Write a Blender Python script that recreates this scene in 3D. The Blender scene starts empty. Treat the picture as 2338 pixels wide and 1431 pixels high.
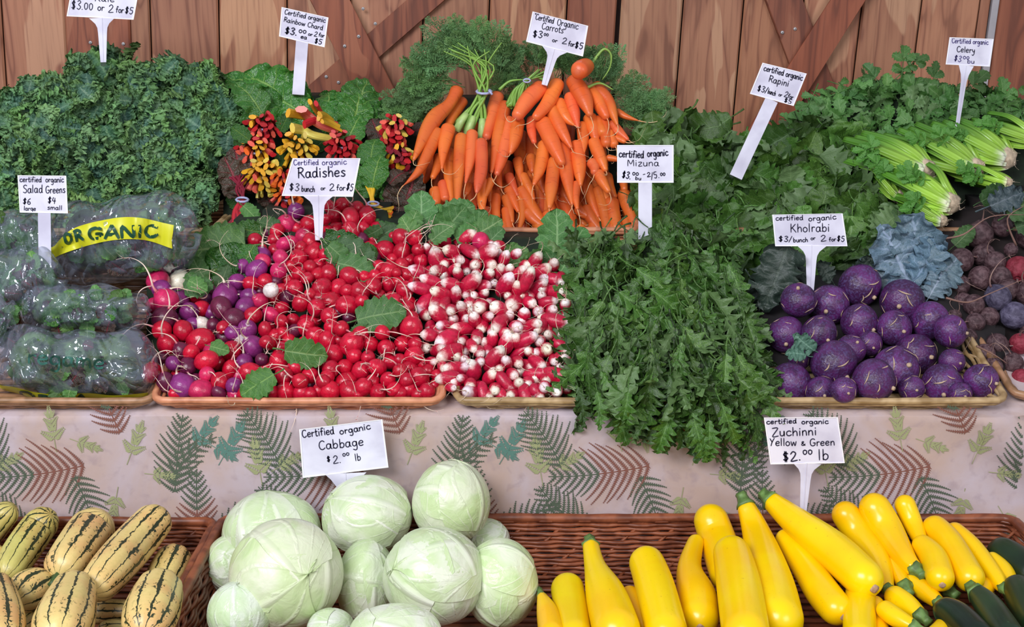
import bpy, math, random
from mathutils import Vector, Matrix, Quaternion, noise as mn
R = random.Random(7)
S = bpy.context.scene
COL = S.collection
# ---------------------------------------------------------------- camera, world, lights, exposure
F = 2800.0; PW, PH = 2338, 1431; PITCH = math.radians(15.6); CAMZ = 1.6
cam = bpy.data.cameras.new('camera'); camo = bpy.data.objects.new('camera', cam); COL.objects.link(camo)
cam.sensor_fit = 'HORIZONTAL'; cam.sensor_width = 36.0; cam.lens = 36.0*F/PW
camo.location = (0, 0, CAMZ); camo.rotation_euler = (math.pi/2-PITCH, 0, 0)
cam.clip_start = .05
S.camera = camo
W = bpy.data.worlds.new('world'); S.world = W; W.use_nodes = True
bg = W.node_tree.nodes['Background']; bg.inputs[0].default_value = (.84, .88, 1.0, 1); bg.inputs[1].default_value = .40
def area(name, loc, target, sx, sy, power, col):
    l = bpy.data.lights.new(name, 'AREA'); l.shape = 'RECTANGLE'; l.size = sx; l.size_y = sy; l.energy = power; l.color = col
    o = bpy.data.objects.new(name, l); COL.objects.link(o); o.location = loc
    o.rotation_euler = (Vector(target)-Vector(loc)).to_track_quat('-Z', 'Y').to_euler(); return o
area('daylight_opening', (-1.5, -.9, 3.3), (0, 2.1, .95), 2.2, 1.3, 135, (.93, .95, 1.0))
area('stall_front_light', (1.8, -1.2, 2.5), (.2, 2.2, 1.0), 1.4, 1.2, 34, (1.0, .95, .9))
S.view_settings.view_transform = 'Standard'; S.view_settings.look = 'None'
S.view_settings.exposure = .14; S.view_settings.gamma = 1.0
try: S.view_settings.use_curve_mapping = False
except Exception: pass

# ---------------------------------------------------------------- photo geometry helpers
cp, sp = math.cos(PITCH), math.sin(PITCH)
RT = Vector((1, 0, 0)); UP = Vector((0, sp, cp)); BK = Vector((0, -cp, sp))
def at(px, py, Y):
    x = (px-1169)/F; z = -(py-715.5)/F
    d = Vector((x, cp+z*sp, -sp+z*cp)); t = Y/d.y
    return Vector((d.x*t, Y, CAMZ+d.z*t))
def mpp(py, Y):                     # metres per photo pixel at that spot
    z = -(py-715.5)/F
    return Y/(cp+z*sp)/F
def Ymid(py): return 1.90+(920-py)/380*.35
def Yup(py): return 2.39+(545-py)/365*.26
def Ylow(py): return 1.52+(1431-py)/281*.32
def idir(dx, dy, b=0.0):            # image direction (dx right, dy down) plus b towards the viewer
    return (RT*dx-UP*dy+BK*b).normalized()
def lin(c):
    c = c/255.0
    return c/12.92 if c <= .04045 else ((c+.055)/1.055)**2.4
def rgb(r, g, b): return (lin(r), lin(g), lin(b), 1)

# ---------------------------------------------------------------- objects
def tag(o, label=None, cat=None, group=None, kind=None):
    if label: o['label'] = label
    if cat: o['category'] = cat
    if group: o['group'] = group
    if kind: o['kind'] = kind
    return o
def link(name, data, parent=None, loc=None, col=None):
    o = bpy.data.objects.new(name, data); COL.objects.link(o)
    if parent is not None: o.parent = parent
    if loc is not None: o.location = loc
    if col is not None: o.color = (*col, 1) if len(col) == 3 else col
    return o
def empty(name, loc, **k):
    o = link(name, None, None, loc); o.empty_display_size = .02
    return tag(o, **k)
def mesh(name, V, Fc, mats, smooth=True, uv=None, mi=None):
    m = bpy.data.meshes.new(name); m.from_pydata([tuple(v) for v in V], [], Fc)
    for x in (mats if isinstance(mats, (list, tuple)) else [mats]): m.materials.append(x)
    if smooth: m.polygons.foreach_set('use_smooth', [True]*len(m.polygons))
    if mi: m.polygons.foreach_set('material_index', mi)
    if uv:
        l = m.uv_layers.new(name='UVMap'); fl = []
        if len(uv) == len(V):
            for p in m.polygons:
                for vi in p.vertices: fl += [uv[vi][0], uv[vi][1]]
        else:
            for a in uv: fl += [a[0], a[1]]
        l.data.foreach_set('uv', fl)
    m.update(); return m
class MB:
    def __init__(s): s.V = []; s.F = []; s.M = []; s.U = []
    def add(s, V, Fc, mi=0, U=None):
        b = len(s.V); s.V += [Vector(v) for v in V]
        for f in Fc:
            s.F.append(tuple(b+i for i in f)); s.M.append(mi)
        if U: s.U += U
        else: s.U += [(0, 0)]*sum(len(f) for f in Fc)
    def box(s, c, h, rot=None, mi=0, bev=0):
        c = Vector(c); P = []
        for z in (-1, 1):
            for y in (-1, 1):
                for x in (-1, 1): 
                    v = Vector((x*h[0], y*h[1], z*h[2])); 
                    if rot: v = rot @ v
                    P.append(c+v)
        s.add(P, [(0, 2, 3, 1), (4, 5, 7, 6), (0, 1, 5, 4), (2, 6, 7, 3), (0, 4, 6, 2), (1, 3, 7, 5)], mi)
    def tube(s, P, Rd, n=8, mi=0, closed=False, flat=1.0, ref=None, ribs=None, cap=True):
        m = len(P); P = [Vector(p) for p in P]
        T = []
        for i in range(m):
            a = P[(i-1) % m] if closed else P[max(i-1, 0)]
            b = P[(i+1) % m] if closed else P[min(i+1, m-1)]
            d = b-a; T.append(d.normalized() if d.length > 1e-9 else Vector((0, 0, 1)))
        nrm = ref.copy() if ref is not None else (Vector((0, 0, 1)) if abs(T[0].z) < .9 else Vector((1, 0, 0)))
        V = []; Fc = []; U = []
        for i in range(m):
            nrm = (nrm-T[i]*nrm.dot(T[i]))
            nrm = nrm.normalized() if nrm.length > 1e-6 else T[i].orthogonal().normalized()
            bn = T[i].cross(nrm)
            for j in range(n):
                th = 2*math.pi*j/n; r = Rd[i]*(ribs(th, i/(m-1)) if ribs else 1)
                V.append(P[i]+nrm*(r*math.cos(th)*flat)+bn*(r*math.sin(th)))
        mm = m if closed else m-1
        for i in range(mm):
            i2 = (i+1) % m
            for j in range(n):
                j2 = (j+1) % n
                Fc.append((i*n+j, i*n+j2, i2*n+j2, i2*n+j))
                u0, u1, v0, v1 = j/n, (j+1)/n, i/(m-1), (i+1)/(m-1)
                U += [(u0, v0), (u1, v0), (u1, v1), (u0, v1)]
        if cap and not closed:
            Fc.append(tuple(range(n-1, -1, -1))); U += [(0, 0)]*n
            Fc.append(tuple((m-1)*n+j for j in range(n))); U += [(0, 1)]*n
        s.add(V, Fc, mi, U)
    def build(s, name, mats, parent=None, loc=None, smooth=True, col=None):
        o0 = Vector(loc) if loc is not None else Vector()
        m = mesh(name, [v-o0 for v in s.V], s.F, mats, smooth, s.U, s.M)
        if loc is not None and parent is not None: loc = o0-wloc(parent)
        return link(name, m, parent, loc, col)
def wloc(o):
    v = Vector(o.location)
    while o.parent is not None: o = o.parent; v += o.location
    return v
def crom(P, k=4, closed=False):
    P = [tuple(p) for p in P]; n = len(P)
    if n < 3 and not closed:
        return [tuple(P[0][c]+(P[1][c]-P[0][c])*i/k for c in range(len(P[0]))) for i in range(k+1)]
    out = []
    for i in range(n if closed else n-1):
        a, b, c, d = (P[(i-1) % n], P[i], P[(i+1) % n], P[(i+2) % n]) if closed else (P[max(i-1, 0)], P[i], P[i+1], P[min(i+2, n-1)])
        for j in range(k):
            t = j/k
            out.append(tuple(.5*(2*b[q]+(c[q]-a[q])*t+(2*a[q]-5*b[q]+4*c[q]-d[q])*t*t+(3*b[q]-a[q]-3*c[q]+d[q])*t**3) for q in range(len(a))))
    if not closed: out.append(P[-1])
    return out
def pick(P, a): return P[min(int(a*len(P)), len(P)-1)]
ORD = ['zeroth', 'first', 'second', 'third', 'fourth', 'fifth', 'sixth', 'seventh', 'eighth', 'ninth', 'tenth', 'eleventh', 'twelfth', 'thirteenth', 'fourteenth', 'fifteenth', 'sixteenth', 'seventeenth', 'eighteenth', 'nineteenth', 'twentieth']
def ordn(n): return ORD[n] if n <= 20 else ('twenty-' + ORD[n-20] if n < 30 else 'thirty-' + ORD[n-30] if 30 < n < 40 else '%dth' % n)
def row_labels(items, band, fmt):
    """items: (obj, px, py, desc). Labels each by its row counted up from the lowest and its place in the row."""
    if not items: return
    y1 = max(i[2] for i in items)
    rows = {}
    for it in items: rows.setdefault(int((y1-it[2])/band), []).append(it)
    for k, r in rows.items():
        r.sort(key=lambda i: i[1])
        for n, it in enumerate(r): it[0]['label'] = fmt.format(d=it[3], n=ordn(n+1), r='lowest' if k == 0 else ordn(k+1))

# ---------------------------------------------------------------- materials
class NT:
    def __init__(s, name, rough=.5, spec=.5):
        s.m = bpy.data.materials.new(name); s.m.use_nodes = True; s.t = s.m.node_tree; s.b = s.t.nodes['Principled BSDF']
        s.b.inputs['Roughness'].default_value = rough; s.b.inputs['Specular IOR Level'].default_value = spec
        s._tc = None
    def put(s, n, k, v):
        if v is None: return
        if hasattr(v, 'is_output'): s.t.links.new(v, n.inputs[k])
        else:
            try: n.inputs[k].default_value = v
            except Exception: n.inputs[k].default_value = (*v, 1)
    def tc(s, k='Object'):
        if s._tc is None: s._tc = s.t.nodes.new('ShaderNodeTexCoord')
        return s._tc.outputs[k]
    def mapv(s, v, scale=(1, 1, 1), loc=(0, 0, 0)):
        n = s.t.nodes.new('ShaderNodeMapping'); s.put(n, 'Vector', v); n.inputs['Scale'].default_value = scale
        s.put(n, 'Location', loc); return n.outputs[0]
    def noise(s, scale, detail=3, dist=0, vec=None, rough=.5):
        n = s.t.nodes.new('ShaderNodeTexNoise'); s.put(n, 'Vector', vec if vec is not None else s.tc())
        s.put(n, 'Scale', scale); s.put(n, 'Detail', detail); s.put(n, 'Distortion', dist); s.put(n, 'Roughness', rough); return n.outputs['Fac']
    def vor(s, scale, vec=None, feat='F1'):
        n = s.t.nodes.new('ShaderNodeTexVoronoi'); n.feature = feat; s.put(n, 'Vector', vec if vec is not None else s.tc()); s.put(n, 'Scale', scale); return n.outputs['Distance']
    def math(s, op, a, b=None, c=None, clamp=False):
        n = s.t.nodes.new('ShaderNodeMath'); n.operation = op; n.use_clamp = clamp
        s.put(n, 0, a); s.put(n, 1, b); s.put(n, 2, c); return n.outputs[0]
    def step(s, x, a, b):           # smooth ramp 0..1 between a and b
        n = s.t.nodes.new('ShaderNodeMapRange'); n.interpolation_type = 'SMOOTHSTEP'
        s.put(n, 0, x); s.put(n, 1, a); s.put(n, 2, b); s.put(n, 3, 0.0); s.put(n, 4, 1.0); return n.outputs[0]
    def mix(s, f, a, b, blend='MIX'):
        n = s.t.nodes.new('ShaderNodeMix'); n.data_type = 'RGBA'; n.blend_type = blend
        s.put(n, 0, f); s.put(n, 6, a); s.put(n, 7, b); return n.outputs[2]
    def sep(s, v):
        n = s.t.nodes.new('ShaderNodeSeparateXYZ'); s.put(n, 0, v); return n.outputs
    def comb(s, x, y, z):
        n = s.t.nodes.new('ShaderNodeCombineXYZ'); s.put(n, 0, x); s.put(n, 1, y); s.put(n, 2, z); return n.outputs[0]
    def oi(s, k='Random'):
        n = s.t.nodes.new('ShaderNodeObjectInfo'); return n.outputs[k]
    def bump(s, h, strength=.3, dist=.002):
        n = s.t.nodes.new('ShaderNodeBump'); s.put(n, 'Height', h); s.put(n, 'Strength', strength); s.put(n, 'Distance', dist)
        s.t.links.new(n.outputs[0], s.b.inputs['Normal'])
    def color(s, c, tint=False):
        if tint: c = s.mix(1.0, c, s.oi('Color'), 'MULTIPLY')
        s.put(s.b, 'Base Color', c); return s
    def sss(s, w, r=.01, col=(1, .4, .3)):
        s.b.inputs['Subsurface Weight'].default_value = w; s.b.inputs['Subsurface Radius'].default_value = col; s.b.inputs['Subsurface Scale'].default_value = r
    def seedv(s, k='Object', amt=37.0):  # per-object shifted coordinates
        v = s.tc(k); n = s.t.nodes.new('ShaderNodeVectorMath'); n.operation = 'ADD'
        s.put(n, 0, v); r = s.math('MULTIPLY', s.oi(), amt); s.put(n, 1, s.comb(r, r, r)); return n.outputs[0]

def leaf_mat(name, base, dark, vein, rough=.45, nveins=7, veinw=.05, tl=.25, blist=0.0, under=None, spec=.5):
    t = NT(name, rough, spec); u, v, _ = t.sep(t.tc('UV'))
    va = t.math('MULTIPLY', t.math('ABSOLUTE', t.math('SUBTRACT', v, .5)), 2.0)
    mid = t.math('SUBTRACT', 1.0, t.step(va, veinw*.5, veinw*1.6))
    ph = t.math('MULTIPLY', t.math('SUBTRACT', u, t.math('MULTIPLY', va, .22)), nveins*math.pi)
    sd = t.step(t.math('ABSOLUTE', t.math('COSINE', ph)), .965, .998)
    sd = t.math('MULTIPLY', sd, t.math('SUBTRACT', .75, t.math('MULTIPLY', va, .6)))
    vm = t.math('MAXIMUM', mid, sd)
    nz = t.noise(60, 4, .4, t.seedv())
    c = t.mix(t.step(nz, .3, .7), dark, base)
    c = t.mix(t.math('MULTIPLY', vm, .6), c, vein)
    c = t.mix(1.0, c, t.oi('Color'), 'MULTIPLY')
    if under is not None:
        g = t.t.nodes.new('ShaderNodeNewGeometry'); c = t.mix(t.math('MULTIPLY', g.outputs['Backfacing'], .6), c, under)
    t.color(c)
    h = t.math('SUBTRACT', t.math('MULTIPLY', nz, 1.0 if not blist else 0.3), t.math('MULTIPLY', vm, .8))
    if blist: h = t.math('ADD', h, t.math('MULTIPLY', t.noise(blist, 2, .2, t.seedv()), 1.5))
    t.bump(h, .55 if blist else .35, .004 if blist else .0018)
    if tl:
        tr = t.t.nodes.new('ShaderNodeBsdfTranslucent'); t.put(tr, 0, c)
        mx = t.t.nodes.new('ShaderNodeMixShader'); mx.inputs[0].default_value = tl
        out = t.t.nodes['Material Output']
        t.t.links.new(t.b.outputs[0], mx.inputs[1]); t.t.links.new(tr.outputs[0], mx.inputs[2]); t.t.links.new(mx.outputs[0], out.inputs[0])
    return t.m
def plain(name, col, rough=.5, var=.15, scale=40, spec=.5, tint=True, bump=.15):
    t = NT(name, rough, spec); nz = t.noise(scale, 3, .2, t.seedv())
    d = tuple(x*(1-var*2) for x in col[:3])+(1,)
    t.color(t.mix(t.step(nz, .3, .7), d, col), tint); t.bump(nz, bump, .001); return t.m

M = {}
def M_wood(name, base, dark, pale, red):
    t = NT(name, .55, .35); v = t.seedv('Object', 11.0)
    w = t.mapv(v, (7, 7, 1.1)); n1 = t.noise(1.6, 2.5, .9, w)
    ring = t.math('PINGPONG', t.math('MULTIPLY', n1, 13.0), 1.0)
    fine = t.noise(1.0, 4, .3, t.mapv(v, (160, 160, 6)))
    c = t.mix(t.step(ring, .15, .95), base, red)
    c = t.mix(t.math('MULTIPLY', t.step(ring, .72, .98), .6), c, dark)
    pn = t.noise(1.3, 2, 1.2, t.mapv(v, (6, 6, 1.6)))
    c = t.mix(t.math('MULTIPLY', t.step(pn, .545, .57), .85), c, pale)
    c = t.mix(t.math('MULTIPLY', t.step(fine, .45, .75), .45), c, dark)
    rv = t.math('ADD', .82, t.math('MULTIPLY', t.oi(), .3)); 
    c = t.mix(1.0, c, t.comb(rv, rv, rv), 'MULTIPLY')
    t.color(c, True); t.bump(t.math('ADD', fine, ring), .12, .001); return t.m
M['wood'] = M_wood('stained_fir', rgb(172, 120, 92), rgb(120, 76, 58), rgb(194, 148, 116), rgb(156, 104, 80))
M['brace'] = M_wood('stained_brace', rgb(140, 84, 62), rgb(95, 56, 44), rgb(150, 96, 72), rgb(122, 70, 52))
M['gap'] = plain('dark_backing', rgb(52, 30, 24), .9)
M['steel'] = NT('steel', .35).color(rgb(190, 188, 190)).m; M['steel'].node_tree.nodes['Principled BSDF'].inputs['Metallic'].default_value = .3
M['strip'] = plain('grey_metal_strip', rgb(165, 160, 165), .4, .05)
def M_wick(name, a, b, c):
    t = NT(name, .42, .5); n = t.noise(1.0, 3, .2, t.mapv(t.seedv(), (30, 30, 400))); q = t.noise(35, 2, .3)
    t.color(t.mix(t.step(q, .35, .65), t.mix(n, a, b), t.mix(n, b, c)), True); t.bump(n, .4, .001); return t.m
M['peach'] = M_wick('peach_wicker', rgb(226, 160, 122), rgb(196, 122, 86), rgb(150, 92, 66))
M['straw'] = M_wick('straw_wicker', rgb(208, 180, 138), rgb(170, 138, 92), rgb(118, 90, 58))
M['tan'] = M_wick('tan_wicker', rgb(186, 140, 112), rgb(160, 118, 80), rgb(104, 76, 50))
M['brown'] = M_wick('brown_wicker', rgb(166, 96, 62), rgb(130, 68, 42), rgb(84, 42, 28))
def M_sign():
    t = NT('white_plastic', .35, .4); q = t.noise(14, 4, .3, t.seedv())
    t.color(t.mix(t.step(q, .35, .75), rgb(232, 230, 246), rgb(200, 196, 216))); return t.m
M['sign'] = M_sign(); M['signrim'] = NT('white_edge', .3).color(rgb(245, 244, 252)).m
M['ink'] = NT('black_marker', .6).color(rgb(38, 36, 62)).m; M['inkp'] = NT('faded_marker', .6).color(rgb(82, 74, 128)).m
M['dbed'] = plain('heap_shade_filler', rgb(22, 40, 18), .8, .3, 60)  # near-black green stands in for shade between the heaped items
M['wire'] = NT('twist_tie', .25).color(rgb(172, 176, 212)).m
# ---------------------------------------------------------------- back wall of boards with X braces
YW = 2.96
def lx(x0, py): return x0+(700-x0)*9.25e-5*py
def board(name, parent, e0, e1, Y, th, mat, py0=-160, py1=760, col=None):
    """board between two edges, each an (x at top of photo, x at row py1) line; real prism with chamfered front"""
    def pt(e, py, Yq): 
        f = py/360.0; return at(e[0]+(e[1]-e[0])*f, py, Yq)
    b = MB(); V = []
    ch = .004
    A, B, C_, D = pt(e0, py0, Y), pt(e1, py0, Y), pt(e1, py1, Y), pt(e0, py1, Y)
    c = (A+B+C_+D)/4
    fr = []
    for p in (A, B, C_, D):
        q = p.copy(); s = 1 if p.x < c.x else -1; q.x += s*ch; q.y = Y-th; fr.append(q)
    md = [Vector((p.x, Y-th+ch, p.z)) for p in (A, B, C_, D)]
    bk = [Vector((p.x, Y, p.z)) for p in (A, B, C_, D)]
    b.add(fr+md+bk, [(0, 3, 2, 1), (0, 4, 7, 3), (1, 2, 6, 5), (4, 8, 11, 7), (5, 6, 10, 9), (0, 1, 5, 4), (4, 5, 9, 8), (3, 7, 6, 2), (7, 11, 10, 6), (8, 9, 10, 11)])
    # vertical board: object origin at its own centre
    return b.build(name, mat, parent, c, smooth=False, col=col)
wall = tag(link('wall_back', None), kind='structure', label='stained fir board wall behind the stall')
bb = MB(); p0, p1 = at(-500, -300, YW), at(2850, 760, YW)
bb.box(((p0.x+p1.x)/2, YW+.02, (p0.z+p1.z)/2), ((p1.x-p0.x)/2, .008, (p0.z-p1.z)/2)); bb.build('backing_sheet', M['gap'], wall)
joints = [-390, -190, 4, 149, 300, 343, 500, 656, 800, 967, 1118, 1295, 1409, 1417, 1560, 1698, 1835, 1968, 2104, 2238, 2262, 2276, 2500, 2700]
for i in range(len(joints)-1):
    a, b_ = joints[i], joints[i+1]
    if (a, b_) in ((2262, 2276), (1409, 1417)): continue
    stile = (a, b_) in ((149, 300), (1295, 1409)) or a == 2276
    g = 1.6
    board('plank', wall, (lx(a, 0)+g, lx(a, 360)+g), (lx(b_, 0)-g, lx(b_, 360)-g), YW, .016 if stile else .008, M['brace'] if stile else M['wood'],
          col=(1.12, 1.08, 1.08) if stile else pick([(1, 1, 1), (1.1, 1.06, 1.0), (.92, .88, .9), (1.02, .98, .98)], R.random()))
board('trim_strip', wall, (lx(2262, 0), lx(2262, 360)), (lx(2276, 0), lx(2276, 360)), YW, .022, M['strip'])
def brace(name, c0, c1, w, Y, th, col):
    # c0/c1: centre x at photo rows 0 and 360
    return board(name, wall, (c0-w/2, c1-w/2), (c1*0+c0+w/2, c1+w/2), Y, th, M['brace'], py1=560, col=col)
brace('brace_board', 975, 560, 84, YW-.009, .016, (1.08, 1.0, .98))
brace('brace_board', 754, 936, 88, YW-.026, .018, (1.16, 1.06, 1.02))
brace('brace_board', 1786, 1922, 82, YW-.009, .016, (1.0, .96, .98))
brace('brace_board', 1934, 1704, 78, YW-.026, .018, (1.15, 1.0, .95))
def screw(px, py, Y):
    b = MB(); p = at(px, py, Y); b.tube([p, p+Vector((0, -.003, 0))], [.0042, .0036], 10); b.tube([p+Vector((0, -.003, 0)), p+Vector((0, -.0034, 0))], [.0012, .0008], 6, mi=1)
    return b.build('screw', [M['steel'], M['gap']], wall, p)
for x, y in [(207, 97), (282, 100)]: screw(x, y, YW-.016)
for x, y in [(787, 105), (819, 83), (745, 175), (773, 188), (829, 20), (857, 54)]: screw(x, y, YW-.044 if x > 785 and y > 80 else YW-.025)
for x, y in [(1786, 74), (1815, 66)]: screw(x, y, YW-.025)
# floor
b = MB(); b.box((0, 1.6, -.02), (4, 3.5, .02)); tag(b.build('floor', plain('concrete', rgb(120, 112, 105), .85)), kind='structure', label='plain concrete floor under the stall')

# ---------------------------------------------------------------- stepped wooden stand under the cloth
st = empty('display_stand', (0, 2.2, 0), label='stepped wooden stand under the fern cloth', cat='stand')
def slab(name, pts, x0, x1, th, parent, mat):
    b = MB(); V = []
    for x in (x0, x1):
        for (y, z) in pts: V.append((x, y, z))
        for (y, z) in pts: V.append((x, y, z-th))
    n = len(pts); Fc = []
    for i in range(n-1):
        Fc += [(i, i+1, 2*n+i+1, 2*n+i), (n+i+1, n+i, 3*n+i, 3*n+i+1), (i+1, i, n+i, n+i+1), (2*n+i, 2*n+i+1, 3*n+i+1, 3*n+i)]
    Fc += [(0, 2*n, 3*n, n), (n-1, 2*n-1, 4*n-1, 3*n-1)]
    b.add(V, Fc); return b.build(name, mat, parent, parent.location if parent else None, smooth=False)
woodp = plain('pine_board', rgb(120, 90, 66), .7)
slab('shelf_board', [(1.30, .595), (1.90, .595)], -1.25, 1.25, .02, st, woodp)
slab('shelf_board', [(1.905, .885), (2.34, 1.005)], -1.25, 1.25, .02, st, woodp)
slab('shelf_board', [(2.35, 1.062), (2.92, 1.075)], -1.35, 1.35, .02, st, woodp)
slab('riser_board', [(1.925, .86), (1.94, .86)], -1.25, 1.25, .24, st, woodp)
slab('riser_board', [(2.345, 1.05), (2.36, 1.05)], -1.3, 1.3, .08, st, woodp)
for x in (-1.2, 0, 1.2):
    for y, h in ((1.38, .575), (1.97, .87), (2.85, 1.05)):
        b = MB(); b.box((x, y, h/2), (.03, .03, h/2)); b.build('leg', woodp, st, st.location, smooth=False)

# ---------------------------------------------------------------- fern-printed tablecloth
XC = 1169+0
def cloth_y(x, z):                 # riser face with soft folds, stronger at the right-hand corner
    y = 1.90+.004*mn.noise((x*3, z*2, 0))+.0025*mn.noise((x*9+3, z*5, 2))
    k = max(0, x-.68); y += .03*math.sin((x*1.2+z*1.6)*26)*min(k*2.4, .32)-.0*k
    return y
xs = [-1.3+2.24*i/150 for i in range(151)]
zs = [.893-.30*j/26 for j in range(27)]
b = MB(); V = []; nx, nz = len(xs), len(zs)+8
for j in range(nz):
    for x in xs:
        if j < 7:
            f = j/7; V.append((x, 2.335-(2.335-1.91)*f, 1.009-(1.009-.8935)*f+.0015*mn.noise((x*8, f*9, 5))))
        elif j == 7: V.append((x, 1.9+(cloth_y(x, .89)-1.9)*.6+.0, .8945))
        else: z = zs[j-8]; V.append((x, cloth_y(x, z)-.001, z))
Fc = [(j*nx+i, (j+1)*nx+i, (j+1)*nx+i+1, j*nx+i+1) for j in range(nz-1) for i in range(nx-1)]
t = NT('printed_cotton', .8, .2); q = t.noise(5, 5, .5, None, .6); q2 = t.noise(45, 3, .4)
cc = t.mix(t.step(q, .35, .65), rgb(190, 176, 184), rgb(186, 162, 152))
cc = t.mix(t.math('MULTIPLY', t.step(q2, .5, .75), .45), cc, rgb(156, 136, 142))
t.color(cc); t.bump(t.noise(25, 4, .3), .3, .003); M['cloth'] = t.m
b.add(V, Fc); tc = b.build('tablecloth', M['cloth'], None, (0, 1.9, .89))
tag(tc, 'off-white cotton cloth printed with ferns, hanging down the step', 'tablecloth')
fm = [NT('print_dark_green', .8, .1).color(rgb(86, 98, 82)).m, NT('print_rust', .8, .1).color(rgb(132, 88, 78)).m,
      NT('print_teal', .8, .1).color(rgb(92, 128, 118)).m, NT('print_olive', .8, .1).color(rgb(156, 160, 118)).m]
fb = MB()
def P3(px, py, lift=.0012):
    p = at(px, py, 1.9); y = cloth_y(p.x, p.z)-.001-lift; return Vector((p.x, y, p.z))
def poly(pts, mi): 
    if pts: fb.add([P3(*p) for p in pts], [tuple(range(len(pts)))], mi)
def inb(x, y): return 925 < y < 1228 and -60 < x < 2330
def pinna(x, y, ang, L, mi, bend=0.0):
    """narrow leaflet blade: a tapering midline with forward-raked teeth"""
    n = max(int(L/4.6), 4); c, s = math.cos(ang), math.sin(ang); nx_, ny_ = -s, c
    for i in range(n):
        t0, t1 = i/n, (i+1)/n; c, s = math.cos(ang), math.sin(ang); nx_, ny_ = -s, c; r0, r1 = (1.6*(1-t0)+.5), (1.6*(1-t1)+.4); x0, y0 = x, y; x1, y1 = x+c*L/n, y+s*L/n; x, y = x1, y1; ang += bend/n
        if not (inb(x0, y0) and inb(x1, y1)): continue
        poly([(x0-nx_*r0, y0-ny_*r0), (x1-nx_*r1, y1-ny_*r1), (x1+nx_*r1, y1+ny_*r1), (x0+nx_*r0, y0+ny_*r0)], mi)
        k = (5.0*(1-t0)**.8+.8); q = L/n
        for sd in (-1, 1):
            tx, ty = x0+c*q*.95+nx_*sd*k, y0+s*q*.95+ny_*sd*k
            poly([(x0, y0), (x0+c*q*.72, y0+s*q*.72), (tx+c*.5, ty+s*.5), (tx-c*.7, ty-s*.7)], mi)
def frond(x, y, deg, L, n=13, w=.34, curve=0.0, mi=0, mi2=None, t0=0.0):
    a = math.radians(deg); step = L/n
    for i in range(n):
        a += curve/n; f = i/n
        x2, y2 = x+math.cos(a)*step, y+math.sin(a)*step
        m = mi2 if (mi2 is not None and f < .45) else mi
        nxv, nyv = -math.sin(a)*1.1, math.cos(a)*1.1
        if inb(x, y) and inb(x2, y2): poly([(x-nxv, y-nyv), (x2-nxv, y2-nyv), (x2+nxv, y2+nyv), (x+nxv, y+nyv)], m)
        pl = L*w*min(1, (f+.25)*2.2)*(1-f)**.7+6
        for sd in (-1, 1): pinna(x, y, a+sd*(1.12-.25*f), pl*R.uniform(.88, 1.1), m, -sd*.35+R.uniform(-.12, .12))
        x, y = x2, y2
def sprig(x, y, deg, L, mi):
    """parsley-like sprig of toothed leaflets"""
    a0 = math.radians(deg)
    for (f, da, sc) in ((.4, .95, .6), (.4, -.95, .6), (.62, .5, .42), (.62, -.5, .42), (.8, .8, .42), (.8, -.8, .42), (1.0, 0, .5), (1.0, .7, .34), (1.0, -.7, .34)):
        bx, by = x+math.cos(a0)*L*f, y+math.sin(a0)*L*f; a = a0+da; ll = L*sc*.72
        for k in range(7):
            g = k/7; cx, cy = bx+math.cos(a)*ll*g, by+math.sin(a)*ll*g
            if not inb(cx, cy): continue
            r = ll*.42*(1-g*.72)
            for sd in (-1, 1):
                a2 = a+sd*.85; tx, ty = cx+math.cos(a2)*r, cy+math.sin(a2)*r
                pv = (-math.sin(a2)*r*.26, math.cos(a2)*r*.26)
                mxp = ((cx+tx)/2, (cy+ty)/2)
                poly([(cx, cy), (mxp[0]-pv[0], mxp[1]-pv[1]), (tx, ty), (mxp[0]+pv[0], mxp[1]+pv[1])], mi)
    ex, ey = x+math.cos(a0)*L, y+math.sin(a0)*L
    if inb(x, y) and inb(ex, ey):
        pv = (-math.sin(a0)*.8, math.cos(a0)*.8); poly([(x-pv[0], y-pv[1]), (ex-pv[0], ey-pv[1]), (ex+pv[0], ey+pv[1]), (x+pv[0], y+pv[1])], mi)
for X in (-640, 0, 640, 1290, 1930):
    for (x, y, dg, L, n, w, cv, mi, mi2) in [
        (190, 1062, 166, 230, 15, .42, .25, 0, 1), (275, 985, -120, 120, 9, .5, .3, 0, 1), (400, 1120, -88, 175, 13, .40, .12, 0, None),
        (395, 1100, -75, 150, 9, .28, .9, 0, None), (455, 1235, -95, 165, 12, .34, .1, 0, 1), (500, 1225, -45, 160, 12, .3, .6, 0, None),
        (170, 1090, 60, 150, 11, .42, .3, 0, None), (640, 1060, -115, 150, 12, .5, -.3, 0, None), (700, 1210, -150, 150, 12, .42, .4, 0, None)]:
        frond(x+X, y, dg, L, int(n*.95), w*1.15, cv, mi, mi2)
    for (x, y, dg, L, mi) in [(430, 1030, -50, 80, 2), (500, 1060, -60, 90, 2), (475, 1010, 30, 60, 2), (130, 1030, -100, 80, 3), (160, 1000, 20, 60, 3),
                              (290, 1060, -70, 80, 3), (270, 1110, 100, 70, 3), (600, 1110, -100, 90, 3), (620, 1075, -30, 65, 3), (345, 1150, 60, 70, 3), (330, 1080, 5, 60, 3)]:
        sprig(x+X, y, dg, L, mi)
pr = fb.build('fern_print', fm, tc, None, smooth=False); pr.location = (0, -1.9, -.89); tag(pr, kind='stuff')

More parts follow.
